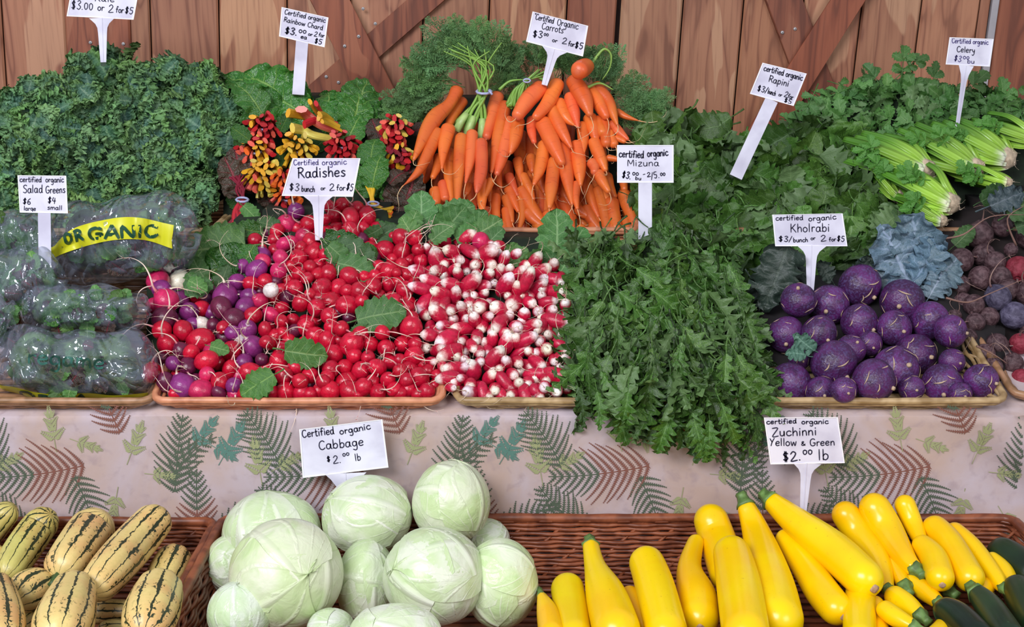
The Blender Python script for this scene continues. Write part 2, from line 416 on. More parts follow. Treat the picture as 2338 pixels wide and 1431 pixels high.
# ---------------------------------------------------------------- wicker baskets
def basket(name, label, cx, y0, y1, z0, wd, h, slope, mat, n_reed, flare=.10, group=None, rim_r=.006, rotz=0.0, in_mat=None):
    """tray basket: woven reed courses, upright stakes, a wrapped rim and a woven floor. y0 front, y1 back, z0 the front floor height"""
    d = y1-y0; e = empty(name, (cx, (y0+y1)/2, z0+math.sin(slope)*d/2), label=label, cat='basket', group=group)
    e.rotation_euler = (slope, 0, rotz)
    def ring(hh, off=0.0, wav=0.0, ph=0, N=None):
        f = 1+flare*0; a, b_ = wd/2-(.03*(1-hh/h))*min(1, flare*10)+off, d/2-(.02*(1-hh/h))*min(1, flare*10)+off
        rc = .022; P = []
        per = []
        sx = max(int(2*a/.016), 8); sy = max(int(2*b_/.016), 8)
        for i in range(sx): per.append((-a+2*a*i/sx, -b_))
        for i in range(sy): per.append((a, -b_+2*b_*i/sy))
        for i in range(sx): per.append((a-2*a*i/sx, b_))
        for i in range(sy): per.append((-a, b_-2*b_*i/sy))
        out = []
        for k, (x, y) in enumerate(per):
            # round the corners
            X = math.copysign(min(abs(x), a), x); Y_ = math.copysign(min(abs(y), b_), y)
            dx, dy = a-abs(X), b_-abs(Y_)
            if dx < rc and dy < rc:
                vx, vy = rc-dx, rc-dy; l = math.hypot(vx, vy)
                if l > 0: sc = min(1, rc/l); X = math.copysign(a-rc+vx*sc, x); Y_ = math.copysign(b_-rc+vy*sc, y)
            w = wav*(1 if (k//2+ph) % 2 else -1); l = math.hypot(X, Y_)
            out.append(Vector((X*(1+w/l), Y_*(1+w/l), hh+ .0006*math.sin(k*.35+ph))))
        return out
    wv = MB()
    for i in range(n_reed):
        hh = h*(i+.5)/n_reed
        P = ring(hh, 0, .0022, i); wv.tube(P, [h/n_reed*.52]*len(P), 5, closed=True, flat=.75 if False else 1)
    tag(wv.build('reed_weave', in_mat or mat, e), kind='stuff')
    sk = MB(); P0 = ring(0.002); P1 = ring(h-.002)
    for k in range(0, len(P0), 4): sk.tube([P0[k], P1[k]], [.0028]*2, 5)
    tag(sk.build('stakes', mat, e), kind='stuff')
    rm = MB(); P = ring(h, .001); rm.tube(P, [rim_r*(1+.06*math.sin(i*1.3)) for i in range(len(P))], 8, closed=True); 
    P = ring(h-rim_r*.9, .004); rm.tube(P, [rim_r*.8]*len(P), 7, closed=True); rm.build('rim', mat, e)
    fl = MB(); a, b_ = wd/2-.03, d/2-.02
    for i in range(int(2*b_/.02)): y = -b_+.02*i+.01; fl.tube([(-a, y, .004+.001*(i % 2)), (a, y, .004+.001*(i % 2))], [.008]*2, 5, flat=.4, ref=Vector((0, 0, 1)))
    tag(fl.build('woven_floor', mat, e), kind='stuff')
    return e
sm = math.atan2(1.005-.885, .435)
def bx(px, py, Y): return at(px, py, Y).x
def mid_basket(label, xa, xb, mat, y0=1.902, h=.03, **k):
    a, b_ = bx(xa, 930, y0), bx(xb, 930, y0); return basket('wicker_basket', label, (a+b_)/2, y0, 2.30, .892, b_-a, h, sm, mat, 4, **k)
mid_basket('tan wicker tray holding the bagged salad greens', -90, 348, M['tan'])
mid_basket('peach-coloured wicker tray holding the round radishes', 350, 1008, M['peach'], y0=1.900, h=.031)
mid_basket('straw wicker tray holding the white-tipped radishes', 1042, 1362, M['straw'])
mid_basket('straw wicker tray buried under the draped jagged greens', 1374, 1712, M['straw'], y0=1.91)
mid_basket('straw wicker tray holding the purple kohlrabi', 1738, 2296, M['straw'])
mid_basket('wicker tray of dark beets at the right end', 2312, 2700, M['tan'], y0=1.93, rotz=.0)
def up_basket(label, xa, xb, mat, y0=2.365, **k):
    a, b_ = bx(xa, 540, y0), bx(xb, 540, y0); return basket('wicker_basket', label, (a+b_)/2, y0, 2.86, 1.068, b_-a, .042, 0.012, mat, 5, **k)
up_basket('brown-grey wicker tray under the curly kale', -120, 482, M['straw'], y0=2.36)
up_basket('dark wicker tray under the rainbow chard', 496, 958, M['straw'])
up_basket('reddish wicker tray under the carrots', 972, 1462, M['peach'])
up_basket('wicker tray hidden under the rapini leaves', 1476, 2000, M['tan'])
up_basket('wicker tray under the celery bunches', 2012, 2560, M['tan'])
def low_basket(label, x0, x1, mat, h, **k): return basket('wicker_basket', label, (x0+x1)/2, 1.36, 1.885, .60, x1-x0, h, 0, mat, 16, rim_r=.008, **k)
low_basket('deep brown wicker basket of striped squash', -1.0, bx(492, 1225, 1.88), M['brown'], .112)
low_basket('long red-brown woven basket under the cabbages and yellow zucchini', bx(502, 1230, 1.88)+.008, bx(2310, 1210, 1.88), M['brown'], .118)
# ---------------------------------------------------------------- hand lettering: strokes of a marker
_G = '''c 4|3.5,3.3 2.3,4 .8,3.2 .5,1.5 1.2,.2 2.5,0 3.8,.8
e 4|.6,2 3.2,2.4 3,3.7 1.8,4 .7,3 .5,1.2 1.6,0 3.4,.6
r 3.1|.6,4 .6,0;.6,2.6 1.6,3.8 2.9,3.6
t 3.2|1.5,6.5 1.5,1 2.2,0 3,.4;.2,4 2.8,4.3
i 1.8|.8,4 .8,0;.8,5.6 .9,6
f 3.4|3.1,6.2 2.3,6.9 1.4,6 1.3,0;.2,3.6 2.7,3.9
d 4.4|3.2,3.4 2,4 .7,3.2 .5,1 1.6,0 2.9,.8 3.3,3;3.4,7 3.3,1 4,.2
o 4|2,4 .7,3.2 .5,1.2 1.8,0 3.3,1 3.3,3 1.9,4
g 4.2|3.2,3.4 2,4 .7,3.2 .6,1.2 1.8,.3 3.1,1.4 3.3,3.8;3.3,3.8 3.5,-1.5 2.4,-3 .8,-2.3
a 4.3|3.2,3.4 2,4 .7,3.2 .5,1 1.6,0 2.9,.8 3.3,3.8;3.3,3.8 3.3,.8 4.1,.1
n 4|.6,4 .6,0;.6,2.6 2,4 3.1,3.2 3.4,0
m 6|.6,4 .6,0;.6,2.6 1.7,4 2.6,3 2.8,0;2.8,2.6 4,4 5,3 5.3,0
l 1.8|.8,7 .8,0
s 3.4|3,3.5 1.8,4 .7,3.2 1.8,2.1 2.9,1.2 2,0 .4,.4
b 4.2|.7,7 .7,0;.7,2.6 2,4 3.4,3 3.3,1 2,0 .7,.8
w 5.2|.4,4 1.4,0 2.6,3.6 3.8,0 4.8,4
h 4.1|.7,7 .7,0;.7,2.4 2,4 3.2,3 3.4,0
p 4.2|.7,4 .7,-3;.7,2.8 2,4 3.4,3 3.2,1 1.9,0 .7,.9
u 4.1|.6,4 .7,1 1.8,0 3.2,1.2 3.3,4;3.3,4 3.4,0
y 4|.5,4 1,1.8 2.2,1 3.2,2.2;3.4,4 3,-.8 1.8,-3 .4,-2.4
z 3.8|.5,4 3.2,4 .5,0 3.4,.1
v 3.8|.4,4 1.7,0 3.2,4
C 5|4.4,6 3,7 1.2,5.8 .6,3 1.4,.6 3,0 4.6,1.2
S 4.6|4,6.2 2.6,7 .9,6 1.4,4.3 3.2,3.2 3.9,1.6 2.6,0 .5,.7
G 5.4|4.6,6.2 3,7 1.1,5.8 .6,3 1.4,.5 3.2,0 4.7,1.2 4.8,3;4.8,3 3,3
R 5|.8,0 1,7;.6,6.6 2.8,7 4.2,5.6 3,3.8 1,3.4;2,3.6 4.7,0
K 5|.9,7 .8,0;4.2,6.8 1,3;1.8,3.8 4.6,0
M 6|.6,0 .9,6.6 3,2 5,6.6 5.4,0
Z 5|.6,6.8 4.4,6.8 .6,0 4.6,.3
Y 4.6|.5,7 2.4,3.6;4.2,7 2.3,3.4 1.4,0
O 5.4|2.8,7 .9,5.6 .7,2 2.6,0 4.6,1.6 4.6,5.2 2.8,7
A 5.2|.3,0 2.4,7 3,7 5,0;1.2,2.3 4.2,2.3
N 5.4|.7,0 .8,7 4.5,.2 4.6,7
I 2.2|1.1,0 1.1,7
0 3.6|1.8,5 .7,4 .7,1.4 1.8,0 3,1.4 3,4 1.7,5
2 4|.7,5.2 2,6.8 3.3,5.4 2.4,3 .5,0 3.8,.3
3 3.8|.8,6 2.2,6.8 3.3,5.4 1.6,3.7 3.4,2 2,0 .5,.9
4 4|1.2,6.6 .6,3 3.6,3;2.7,6 2.7,0
5 4|3.6,6.6 1.1,6.5 .9,4 2.8,3.8 3.3,1.8 2,0 .6,.8
6 3.8|2.8,6.8 1,4.6 .6,1.4 2,0 3.2,1.4 2.2,3.2 .8,2.2
8 3.6|1.8,2.4 .7,4 1.8,5 3,4 1.8,2.4 .6,1 1.8,0 3.1,1.1 1.8,2.4
$ 4|3.3,5 2,5.8 .8,4.6 2,3.2 3.2,2 2,.6 .6,1.2;1.7,6.8 1.7,-.4;2.4,6.8 2.4,-.4
/ 3|.3,-.6 2.7,6.8
. 1.6|.6,.1 .9,.1
- 3|.4,2.6 2.4,2.8
& 4.4|3.8,0 1.2,3.6 1.6,5 2.6,4.6 1,2 1.2,.2 2.6,.2 3.8,2
" 2|.8,7 .7,5.8;1.5,7 1.4,5.8'''
GL = {}
for ln in _G.split('\n'):
    ch = ln[0]; w, st = ln[2:].split('|')
    GL[ch] = (float(w), [[tuple(float(q) for q in p.split(',')) for p in s.split()] for s in st.split(';')])
def strokes(text):
    x = 0; out = []
    for ch in text:
        if ch == ' ': x += 3; continue
        if ch == '^': continue
        w, st = GL[ch]
        for s in st: out.append([(x+a, b) for a, b in s])
        x += w+.35
    return out, x-.35
def letter(b, text, p0, p1, cap, fn, wt, mi=0, jit=.12, caph=7.0):
    """write text along p0->p1 (sheet coordinates, y down), capital height cap; fn maps a sheet point to 3-D"""
    st, w = strokes(text); L = math.hypot(p1[0]-p0[0], p1[1]-p0[1]); ux, uy = (p1[0]-p0[0])/L, (p1[1]-p0[1])/L
    sx = L/w; sy = cap/caph; rr = random.Random(text)
    for s in st:
        jx, jy = rr.uniform(-jit, jit), rr.uniform(-jit, jit)*1.5
        pts = crom([((a+jx)*sx, (c+jy)*sy) for a, c in s], 4)
        Q = [(p0[0]+ux*a+uy*c*1.0, p0[1]+uy*a-ux*c) for a, c in pts]
        Vv = []
        for i, q in enumerate(Q):
            a, c = Q[max(i-1, 0)], Q[min(i+1, len(Q)-1)]; dx, dy = c[0]-a[0], c[1]-a[1]; l = math.hypot(dx, dy) or 1
            e = wt*.5*(1 if 0 < i < len(Q)-1 else .75)
            ex = (-dx/l*wt*.3 if i == 0 else dx/l*wt*.3 if i == len(Q)-1 else 0), (-dy/l*wt*.3 if i == 0 else dy/l*wt*.3 if i == len(Q)-1 else 0)
            Vv += [fn(q[0]-dy/l*e+ex[0], q[1]+dx/l*e+ex[1]), fn(q[0]+dy/l*e+ex[0], q[1]-dx/l*e+ex[1])]
        b.add(Vv, [(2*i, 2*i+1, 2*i+3, 2*i+2) for i in range(len(Q)-1)], mi)

def sign(label, quad, stem, lines, Y, kind='flare', sw=28):
    """plate quad (tl,tr,br,bl) in photo px at distance Y; stem from the plate's foot point to its lower end"""
    cx = sum(q[0] for q in quad)/4; cy = sum(q[1] for q in quad)/4
    th = .0022; o = at(cx, cy, Y)
    e = empty('price_sign', at(stem[1][0], stem[1][1], Y), label=label, cat='sign', group='handwritten price signs stuck into the produce')
    c2 = Vector((cx, cy)); Q = [Vector(q) for q in quad]
    b = MB()
    def quadring(f, Yq): return [at(*(c2+(q-c2)*1.0+((c2-q).normalized()*f)), Yq) for q in Q]
    O_, I_ = quadring(0, Y-th), quadring(3.4, Y-th); Id = quadring(4.0, Y-th*.55); Bk = quadring(0, Y)
    b.add(O_+I_+Id+Bk, [(i, 4+i, 4+(i+1) % 4, (i+1) % 4) for i in range(4)]+[(4+i, 8+i, 8+(i+1) % 4, 4+(i+1) % 4) for i in range(4)]+[((i+1) % 4, 12+(i+1) % 4, 12+i, i) for i in range(4)]+[(12, 13, 14, 15)], 0)
    b.add(Id, [(3, 2, 1, 0)], 1)
    plate = b.build('plate', [M['signrim'], M['sign']], e, e.location, smooth=False)
    s0, s1 = Vector(stem[0]), Vector(stem[1]); d = (s1-s0); L = d.length; d.normalize(); n = Vector((-d.y, d.x))
    prof = []
    if kind == 'flare':
        for f, w in ((0, sw*1.35), (.06, sw*1.05), (.13, sw*.72), (.22, sw*.52), (.34, sw*.46), (1, sw*.30)): prof.append((s0+d*L*f, w))
    elif kind == 'short':
        for f, w in ((0, sw*1.4), (.3, sw*1.0), (.7, sw*.62), (1, sw*.4)): prof.append((s0+d*L*f, w))
    else: prof = [(s0, sw/2), (s0+d*L*.5, sw/2), (s1, sw/2 if kind == 'flat' else sw*.35)]
    prof.append((s1+d*9, prof[-1][1]*.8)); b = MB(); Vf = []
    for Yq in (Y-th*.9, Y-.0002):       # below its visible end the stake runs back into the heap
        for q, (p, w) in enumerate(prof):
            for sg in (-1, 1): Vf.append(at(*(p+n*w*sg), Yq+(.09 if q == len(prof)-1 else 0)))
    m = len(prof)
    Fc = []
    for i in range(m-1):
        a = 2*i; Fc += [(a, a+1, a+3, a+2), (2*m+a+1, 2*m+a, 2*m+a+2, 2*m+a+3), (a, a+2, 2*m+a+2, 2*m+a), (a+3, a+1, 2*m+a+1, 2*m+a+3)]
    Fc.append((2*m-2, 2*m-1, 4*m-1, 4*m-2)); b.add(Vf, Fc)
    if kind in ('flare', 'short'):    # raised spine line down the stem
        pts = [at(*(p), Y-th*1.0) for p, w in prof[:-1]]; b.tube(pts, [.0010]*len(pts), 6)
    b.build('stake', M['sign'], e, e.location, smooth=False)
    tb = MB(); fn = lambda x, y: at(x, y, Y-th*.55-.0003)
    for ln in lines:
        text, p0, p1, cap = ln[:4]; wt = ln[4] if len(ln) > 4 else 2.2; mi = ln[5] if len(ln) > 5 else 0
        letter(tb, text, p0, p1, cap, fn, wt, mi)
    tb.build('lettering', [M['ink'], M['inkp']], plate, e.location, smooth=False)
    return e
# baselines measured on the photograph
def signs():
    sign('white sign stuck in the curly kale, its top cut off', [(165, -36), (318, -26), (305, 45), (152, 37)], [(233, 41), (236, 142)],
         [('$3.00', (162, 20), (212, 23), 21), ('or', (222, 24), (238, 25), 15), ('2', (246, 28), (259, 29), 18), ('for', (264, 28), (282, 30), 14), ('$5', (284, 30), (303, 33), 16), ('certified organic', (172, -18), (310, -9), 14), ('Kale', (215, 2), (262, 5), 16)], 2.56, 'flare', 22)
    sign('white sign on a straight stake reading rainbow chard $3.00 ea', [(643, 16), (750, 40), (741, 108), (637, 83)], [(690, 92), (681, 216)],
         [('Certified organic', (649, 32), (743, 52), 11, 2), ('Rainbow Chard', (647, 49), (737, 69), 11, 2), ('$3.', (649, 76), (678, 81), 16, 3), ('00', (681, 74), (699, 77), 10, 2.4), ('ea', (686, 87), (700, 90), 9, 2.2), ('or', (703, 81), (713, 83), 8, 2), ('2', (716, 82), (724, 84), 11, 2), ('for', (727, 83), (740, 86), 9, 2), ('$5', (717, 98), (734, 102), 12, 2.2)], 2.60, 'flat', 28)
    sign('white sign among the carrot tops reading certified organic carrots', [(1216, 26), (1343, 59), (1331, 129), (1201, 95)], [(1266, 112), (1243, 194)],
         [('"Certified', (1219, 43), (1264, 54), 13, 2), ('Organic', (1271, 57), (1320, 67), 15, 2), ('Carrots', (1236, 66), (1286, 76), 15, 2), ('$3', (1215, 84), (1238, 87), 16, 2.4), ('00', (1241, 81), (1252, 83), 8, 2), ('or', (1260, 95), (1272, 98), 9, 2), ('2', (1282, 99), (1294, 101), 14, 2.2), ('for', (1297, 104), (1311, 107), 11, 2.2), ('$5', (1311, 109), (1330, 113), 15, 2.4)], 2.58, 'flare', 22)
    sign('tilted white rapini sign on a straight stake', [(1741, 143), (1842, 168), (1812, 242), (1712, 214)], [(1762, 228), (1680, 404)],
         [('certified organic', (1743, 161), (1832, 184), 13, 2.3), ('Rapini', (1754, 186), (1800, 198), 15, 2.2), ('$3/', (1728, 207), (1752, 213), 14, 2.2), ('bunch', (1752, 213), (1770, 219), 11, 1.8), ('or', (1777, 219), (1785, 221), 8, 1.8), ('2', (1789, 220), (1798, 223), 13, 2), ('for', (1798, 223), (1810, 227), 10, 2), ('$5', (1789, 233), (1806, 238), 11, 2)], 2.43, 'flat', 30)
    sign('white sign above the celery reading celery $3.00 bu', [(2168, 85), (2269, 89), (2260, 152), (2159, 147)], [(2206, 149), (2182, 312)],
         [('Certified organic', (2173, 98), (2257, 102), 11, 1.8, 1), ('Celery', (2184, 118), (2226, 121), 13, 2), ('$3', (2177, 138), (2194, 142), 14, 1.9, 1), ('00', (2198, 134), (2213, 136), 9, 1.9, 1), ('bu', (2208, 144), (2225, 145), 10, 1.8, 1)], 2.54, 'flare', 13)
    sign('white sign on a wide straight stake reading mizuna', [(1409, 331), (1538, 331), (1538, 417), (1409, 417)], [(1473, 416), (1473, 549)],
         [('certified', (1413, 358), (1470, 361), 16, 2.8), ('organic', (1478, 358), (1526, 355), 16, 2.8), ('Mizuna', (1432, 379), (1505, 379), 15, 2), ('$3.', (1419, 405), (1440, 409), 16, 2.6), ('00', (1443, 399), (1458, 401), 9, 2.2), ('bu', (1450, 410), (1464, 411), 8, 2), ('-', (1468, 403), (1475, 402), 12, 2), ('2', (1477, 404), (1486, 403), 10, 2.2), ('/5.', (1487, 409), (1506, 405), 15, 2.2), ('00', (1507, 401), (1519, 401), 9, 2.2)], 2.26, 'flat', 31)
    sign('large white sign above the radishes reading radishes $3 bunch', [(668, 361), (823, 361), (806, 449), (643, 447)], [(727, 446), (728, 548)],
         [('Certified', (670, 377), (728, 376), 12, 2, 1), ('organic', (735, 377), (792, 375), 13, 2, 1), ('Radishes', (679, 406), (789, 402), 23, 3.2), ('$3', (659, 434), (683, 436), 17, 2.2), ('bunch', (688, 437), (719, 438), 13, 2.2), ('or', (732, 434), (743, 434), 9, 2), ('2', (751, 435), (764, 435), 16, 2.2), ('for', (768, 434), (788, 435), 13, 2.2), ('$5', (789, 433), (805, 437), 17, 2.2)], 2.225, 'flare', 27)
    sign('salad greens sign on a flat stake in front of the bags', [(40, 400), (151, 401), (155, 487), (45, 485)], [(101, 484), (103, 642)],
         [('certified', (45, 415), (95, 416), 12, 2), ('organic', (104, 416), (146, 416), 13, 2), ('Salad', (52, 440), (98, 440), 18, 2.2), ('Greens', (104, 441), (149, 440), 16, 2.2), ('$6', (51, 465), (70, 467), 14, 2.2), ('$4', (108, 463), (127, 465), 15, 2.2), ('large', (54, 480), (82, 481), 10, 1.9), ('small', (108, 478), (142, 479), 10, 1.9)], 2.10, 'flat', 29)
    sign('white sign behind the purple bulbs reading kholrabi', [(1763, 490), (1924, 487), (1935, 562), (1770, 562)], [(1853, 560), (1850, 667)],
         [('certified', (1771, 503), (1834, 502), 11, 2.2), ('organic', (1846, 505), (1910, 500), 12, 2.2), ('Kholrabi', (1804, 530), (1895, 528), 19, 2.4), ('$3/', (1777, 551), (1809, 552), 13, 2.2), ('bunch', (1811, 553), (1845, 552), 10, 2.1), ('or', (1851, 548), (1862, 547), 8, 2), ('2', (1873, 551), (1887, 550), 14, 2.2), ('for', (1893, 551), (1909, 550), 9, 2.1), ('$5', (1910, 550), (1928, 552), 13, 2.2)], 2.145, 'flare', 26)
    sign('greyish tilted sign behind the cabbages reading cabbage $2.00 lb', [(683, 980), (873, 957), (887, 1067), (691, 1091)], [(789, 1080), (791, 1125)],
         [('Certified', (690, 999), (764, 990), 17, 2.6), ('organic', (776, 992), (847, 979), 15, 2.6), ('Cabbage', (728, 1027), (831, 1016), 20, 2.6), ('$', (746, 1054), (755, 1053), 13, 2.3), ('2.', (760, 1058), (780, 1056), 18, 2.3), ('00', (782, 1042), (798, 1039), 9, 2.2), ('lb', (811, 1052), (825, 1050), 16, 2.2)], 1.865, 'short', 34)
    sign('sign above the yellow squash reading zuchinni yellow and green $2.00 lb', [(1744, 953), (1913, 952), (1929, 1057), (1759, 1060)], [(1842, 1057), (1834, 1168)],
         [('certified', (1750, 968), (1819, 966), 11, 2.5), ('organic', (1830, 968), (1892, 967), 11, 2.5), ('Zuchinni', (1762, 996), (1865, 993), 19, 2.8), ('Yellow', (1757, 1018), (1819, 1017), 17, 2.5), ('&', (1828, 1017), (1840, 1017), 12, 2.3), ('Green', (1849, 1018), (1906, 1016), 16, 2.5), ('$', (1787, 1053), (1802, 1052), 23, 3.2), ('2.', (1804, 1053), (1830, 1050), 22, 3.2), ('00', (1832, 1037), (1855, 1037), 14, 2.8), ('lb', (1868, 1050), (1894, 1049), 24, 2.8)], 1.855, 'flare', 25)
signs()
# ---------------------------------------------------------------- fruit bodies swept along a path
def body(path, n=26, k=7, cap0=1.0, cap1=1.0, ribs=None):
    """path: [(Vector, radius)] end to end incl. the domed tips; returns points, radii"""
    P = crom([(*p, r) for p, r in path], k)
    pts = [Vector(p[:3]) for p in P]; rad = [p[3] for p in P]
    # arclength resample with denser ends
    D = [0]
    for i in range(1, len(pts)): D.append(D[-1]+(pts[i]-pts[i-1]).length)
    L = D[-1]; ts = []
    for i in range(n): f = i/(n-1); ts.append(.5-.5*math.cos(math.pi*f))
    op, orr = [], []
    for f in ts:
        s = f*L; j = 0
        while j < len(D)-2 and D[j+1] < s: j += 1
        g = (s-D[j])/max(D[j+1]-D[j], 1e-9); g = min(max(g, 0), 1)
        r = rad[j]*(1-g)+rad[j+1]*g; p = pts[j].lerp(pts[j+1], g)
        c0, c1 = rad[0]*cap0, rad[-1]*cap1
        if cap0 and s < c0: r *= math.sqrt(max(0, 1-(1-s/c0)**2))
        if cap1 and L-s < c1: r *= math.sqrt(max(0, 1-(1-(L-s)/c1)**2))
        op.append(p); orr.append(max(r, .0004))
    return op, orr
def swept(name, path, mat, parent=None, loc=None, nseg=24, n=26, cap0=1.0, cap1=1.0, ribs=None, col=None):
    P, r = body(path, n, 7, cap0, cap1); b = MB(); b.tube(P, r, nseg, ribs=ribs); 
    return b.build(name, mat, parent, loc, col=col), P, r

# ---------------------------------------------------------------- roots: curly taproot hairs, local +Z
def curly(seed, L, r0, curl=1.0, hairs=3, n=22):
    rr = random.Random(seed); b = MB()
    def go(p, d, L, r0, n, curl, lv=0):
        P = [p]; ax = Vector((rr.gauss(0, 1), rr.gauss(0, 1), rr.gauss(0, .3))).normalized(); 
        for i in range(n):
            if rr.random() < .18: ax = (ax+Vector((rr.gauss(0, 1), rr.gauss(0, 1), rr.gauss(0, 1)))*.9).normalized()
            d = (Matrix.Rotation(curl*rr.uniform(.03, .24), 3, ax) @ d).normalized(); P.append(P[-1]+d*(L/n))
        R_ = [r0*max((1-i/n)**1.2, .16) if i > 1 else r0*(1.5-.25*i) for i in range(n+1)]
        b.tube(P, R_, 5 if lv == 0 else 3)
        if lv == 0:
            for _ in range(hairs):
                i = rr.randint(3, n-3); dd = (Vector((rr.gauss(0, 1), rr.gauss(0, 1), rr.gauss(0, 1)))+d).normalized()
                go(P[i], dd, L*rr.uniform(.08, .25), r0*.22, 5, .8, 1)
    go(Vector((0, 0, 0)), Vector((0, 0, 1)), L, r0, n, curl)
    return b
def root_mat(name, a, c):
    t = NT(name, .55); u, v, _ = t.sep(t.tc('UV')); t.color(t.mix(t.step(v, .0, .25), a, c), True); return t.m
M['root_red'] = root_mat('radish_root', rgb(205, 90, 110), rgb(232, 208, 190)); M['root_pale'] = root_mat('pale_root', rgb(236, 216, 196), rgb(222, 198, 172))
M['root_tan'] = root_mat('carrot_root', rgb(232, 160, 106), rgb(228, 200, 156)); M['root_dark'] = root_mat('beet_root', rgb(110, 78, 80), rgb(150, 120, 110))
def variants(name, mat, k, mk): return [mesh_of(mk(i), name, mat) for i in range(k)]
def mesh_of(b, name, mats): return mesh(name, b.V, b.F, mats, True, b.U, b.M)
RR = variants('root', M['root_red'], 10, lambda i: curly(i+10, R.uniform(2.8, 6.0), .105, .9))
RP = variants('root', M['root_pale'], 10, lambda i: curly(i+40, R.uniform(3.0, 6.5), .10, .9, 4))
RC = variants('root', M['root_tan'], 8, lambda i: curly(i+70, R.uniform(3.0, 6.5), .085, 1.1, 2))
RB = variants('root', M['root_dark'], 5, lambda i: curly(i+90, R.uniform(2, 4), .07, .8, 2))

# ---------------------------------------------------------------- radishes
def lathe(seed, prof, n=18, wob=.03):
    b = MB(); rr = random.Random(seed); ph = [rr.uniform(0, 6) for _ in range(3)]; a = [rr.uniform(-wob, wob) for _ in range(3)]
    b.tube([(0, 0, z) for z, r in prof], [r for z, r in prof], n, ribs=lambda th, v: 1+a[0]*math.cos(th+ph[0])+a[1]*math.cos(2*th+ph[1])+a[2]*math.cos(3*th+ph[2]))
    return b
def rprof(el, taper, n=13):
    P = []
    for i in range(n):
        t = i/(n-1); a = math.pi*t; z = -math.cos(a)*el; r = math.sin(a)**.92
        if z > 0: z += taper*(t-.5)*2*(t > .85)*.5
        P.append((z, max(r, .05)))
    P += [(el+taper*.35, .11)] if taper else []
    if taper: P[-2] = (el*.98, .2)
    return P
def rad_mat(name, top, tip, w0, w1, rough=.3, mott=None):
    t = NT(name, rough, .5); u, v, _ = t.sep(t.tc('UV')); nz = t.noise(2.2, 3, .5, t.seedv())
    vv = t.math('ADD', v, t.math('MULTIPLY', t.math('SUBTRACT', nz, .5), .22))
    d = tuple(x*.74 for x in top[:3])+(1,)
    c = t.mix(t.step(nz, .35, .7), d, top)
    c = t.mix(t.step(vv, w0, w1), c, tip)
    t.color(c, True); t.sss(.08, .004); t.bump(t.noise(5, 3, .2, t.seedv()), .08, .05); return t.m
M['rad_red'] = rad_mat('red_radish_skin', rgb(204, 18, 52), rgb(216, 90, 110), .93, 1.05, .24)
M['rad_purple'] = rad_mat('purple_radish_skin', rgb(140, 46, 120), rgb(214, 186, 200), .86, 1.05)
M['rad_dark'] = rad_mat('burgundy_radish_skin', rgb(104, 26, 62), rgb(150, 70, 100), .9, 1.05)
M['rad_pink'] = rad_mat('pink_radish_skin', rgb(214, 40, 96), rgb(226, 160, 180), .86, 1.05)
M['rad_white'] = rad_mat('white_radish_skin', rgb(240, 230, 218), rgb(236, 220, 200), .9, 1.05)
M['rad_french'] = rad_mat('white_tipped_skin', rgb(204, 26, 66), rgb(240, 226, 218), .60, .80)
RBODY = {}
for key in ('red', 'purple', 'dark', 'pink', 'white'):
    RBODY[key] = [mesh_of(lathe(i+(sum(map(ord,key))%50), rprof(1.0+.12*(i % 3)-.04, .35 if i % 2 else .15)), 'globe', M['rad_'+key]) for i in range(5)]
RBODY['french'] = [mesh_of(lathe(i+77, rprof(1.30+.16*i, .35)), 'globe', M['rad_french']) for i in range(6)]
radA = '170,175,95 pink;205,250,80 purple;375,195,100 white;535,285,95 red;370,350,90 purple;250,370,110 pink;130,410,70 pink;235,540,115 dark;470,470,85 purple;590,445,75 red;600,590,62 white;820,330,115 purple;780,430,90 dark;935,185,75 purple;1065,200,68 red;1205,180,75 red;1050,320,70 purple;1010,420,80 purple;1150,370,70 pink;1085,505,75 red;905,545,105 dark;1030,640,88 purple;1085,805,95 purple;590,745,110 red;415,655,88 red;210,650,85 red;270,785,95 red;400,850,75 dark;700,860,90 pink;880,850,95 red;640,940,90 red;210,920,60 dark;315,965,65 purple;460,990,80 dark;110,1055,95 red;1005,955,78 purple;1070,1060,90 red;870,1030,75 red;640,1070,70 pink;770,1140,80 red;905,1185,78 purple;410,1190,115 purple;250,1150,80 dark;590,1225,95 pink;800,620,60 red;965,740,55 white;1200,640,60 red;1210,760,60 red;490,860,70 red;350,1280,60 red;1170,930,60 dark;760,1250,60 dark'
radB = '1210,160,60;1345,130,75;1505,165,70;1260,255,78;1430,270,88;1610,260,92;1275,400,80;1440,415,85;1570,390,70;1180,410,55;1160,290,50;1330,510,70;840,200,85 purple;735,345,100 pink;980,345,90;925,480,90 pink;1005,540,90;1035,660,100;780,560,90 pink;700,560,70 pink;325,640,75;480,600,40;860,710,90;670,700,75 pink;1150,680,60;780,800,60;990,810,75;1085,790,70;870,885,75;650,850,85 pink;280,800,80 purple;460,690,95 purple;410,840,95 purple;480,740,70 pink;565,1060,75 white;1190,880,85;1420,910,95;1120,1030,90;1300,1030,85;1530,1080,105;1230,1185,100;1400,1230,100;1060,1255,90;830,1040,90;1000,1110,70;890,1200,85;1200,1340,85;960,930,60;1810,625,95;1890,480,50;1740,810,75;1850,850,90;1700,920,70;1680,1020,85;1850,1010,75;1880,1150,70;1560,1180,70;680,1390,60;940,1400,70'
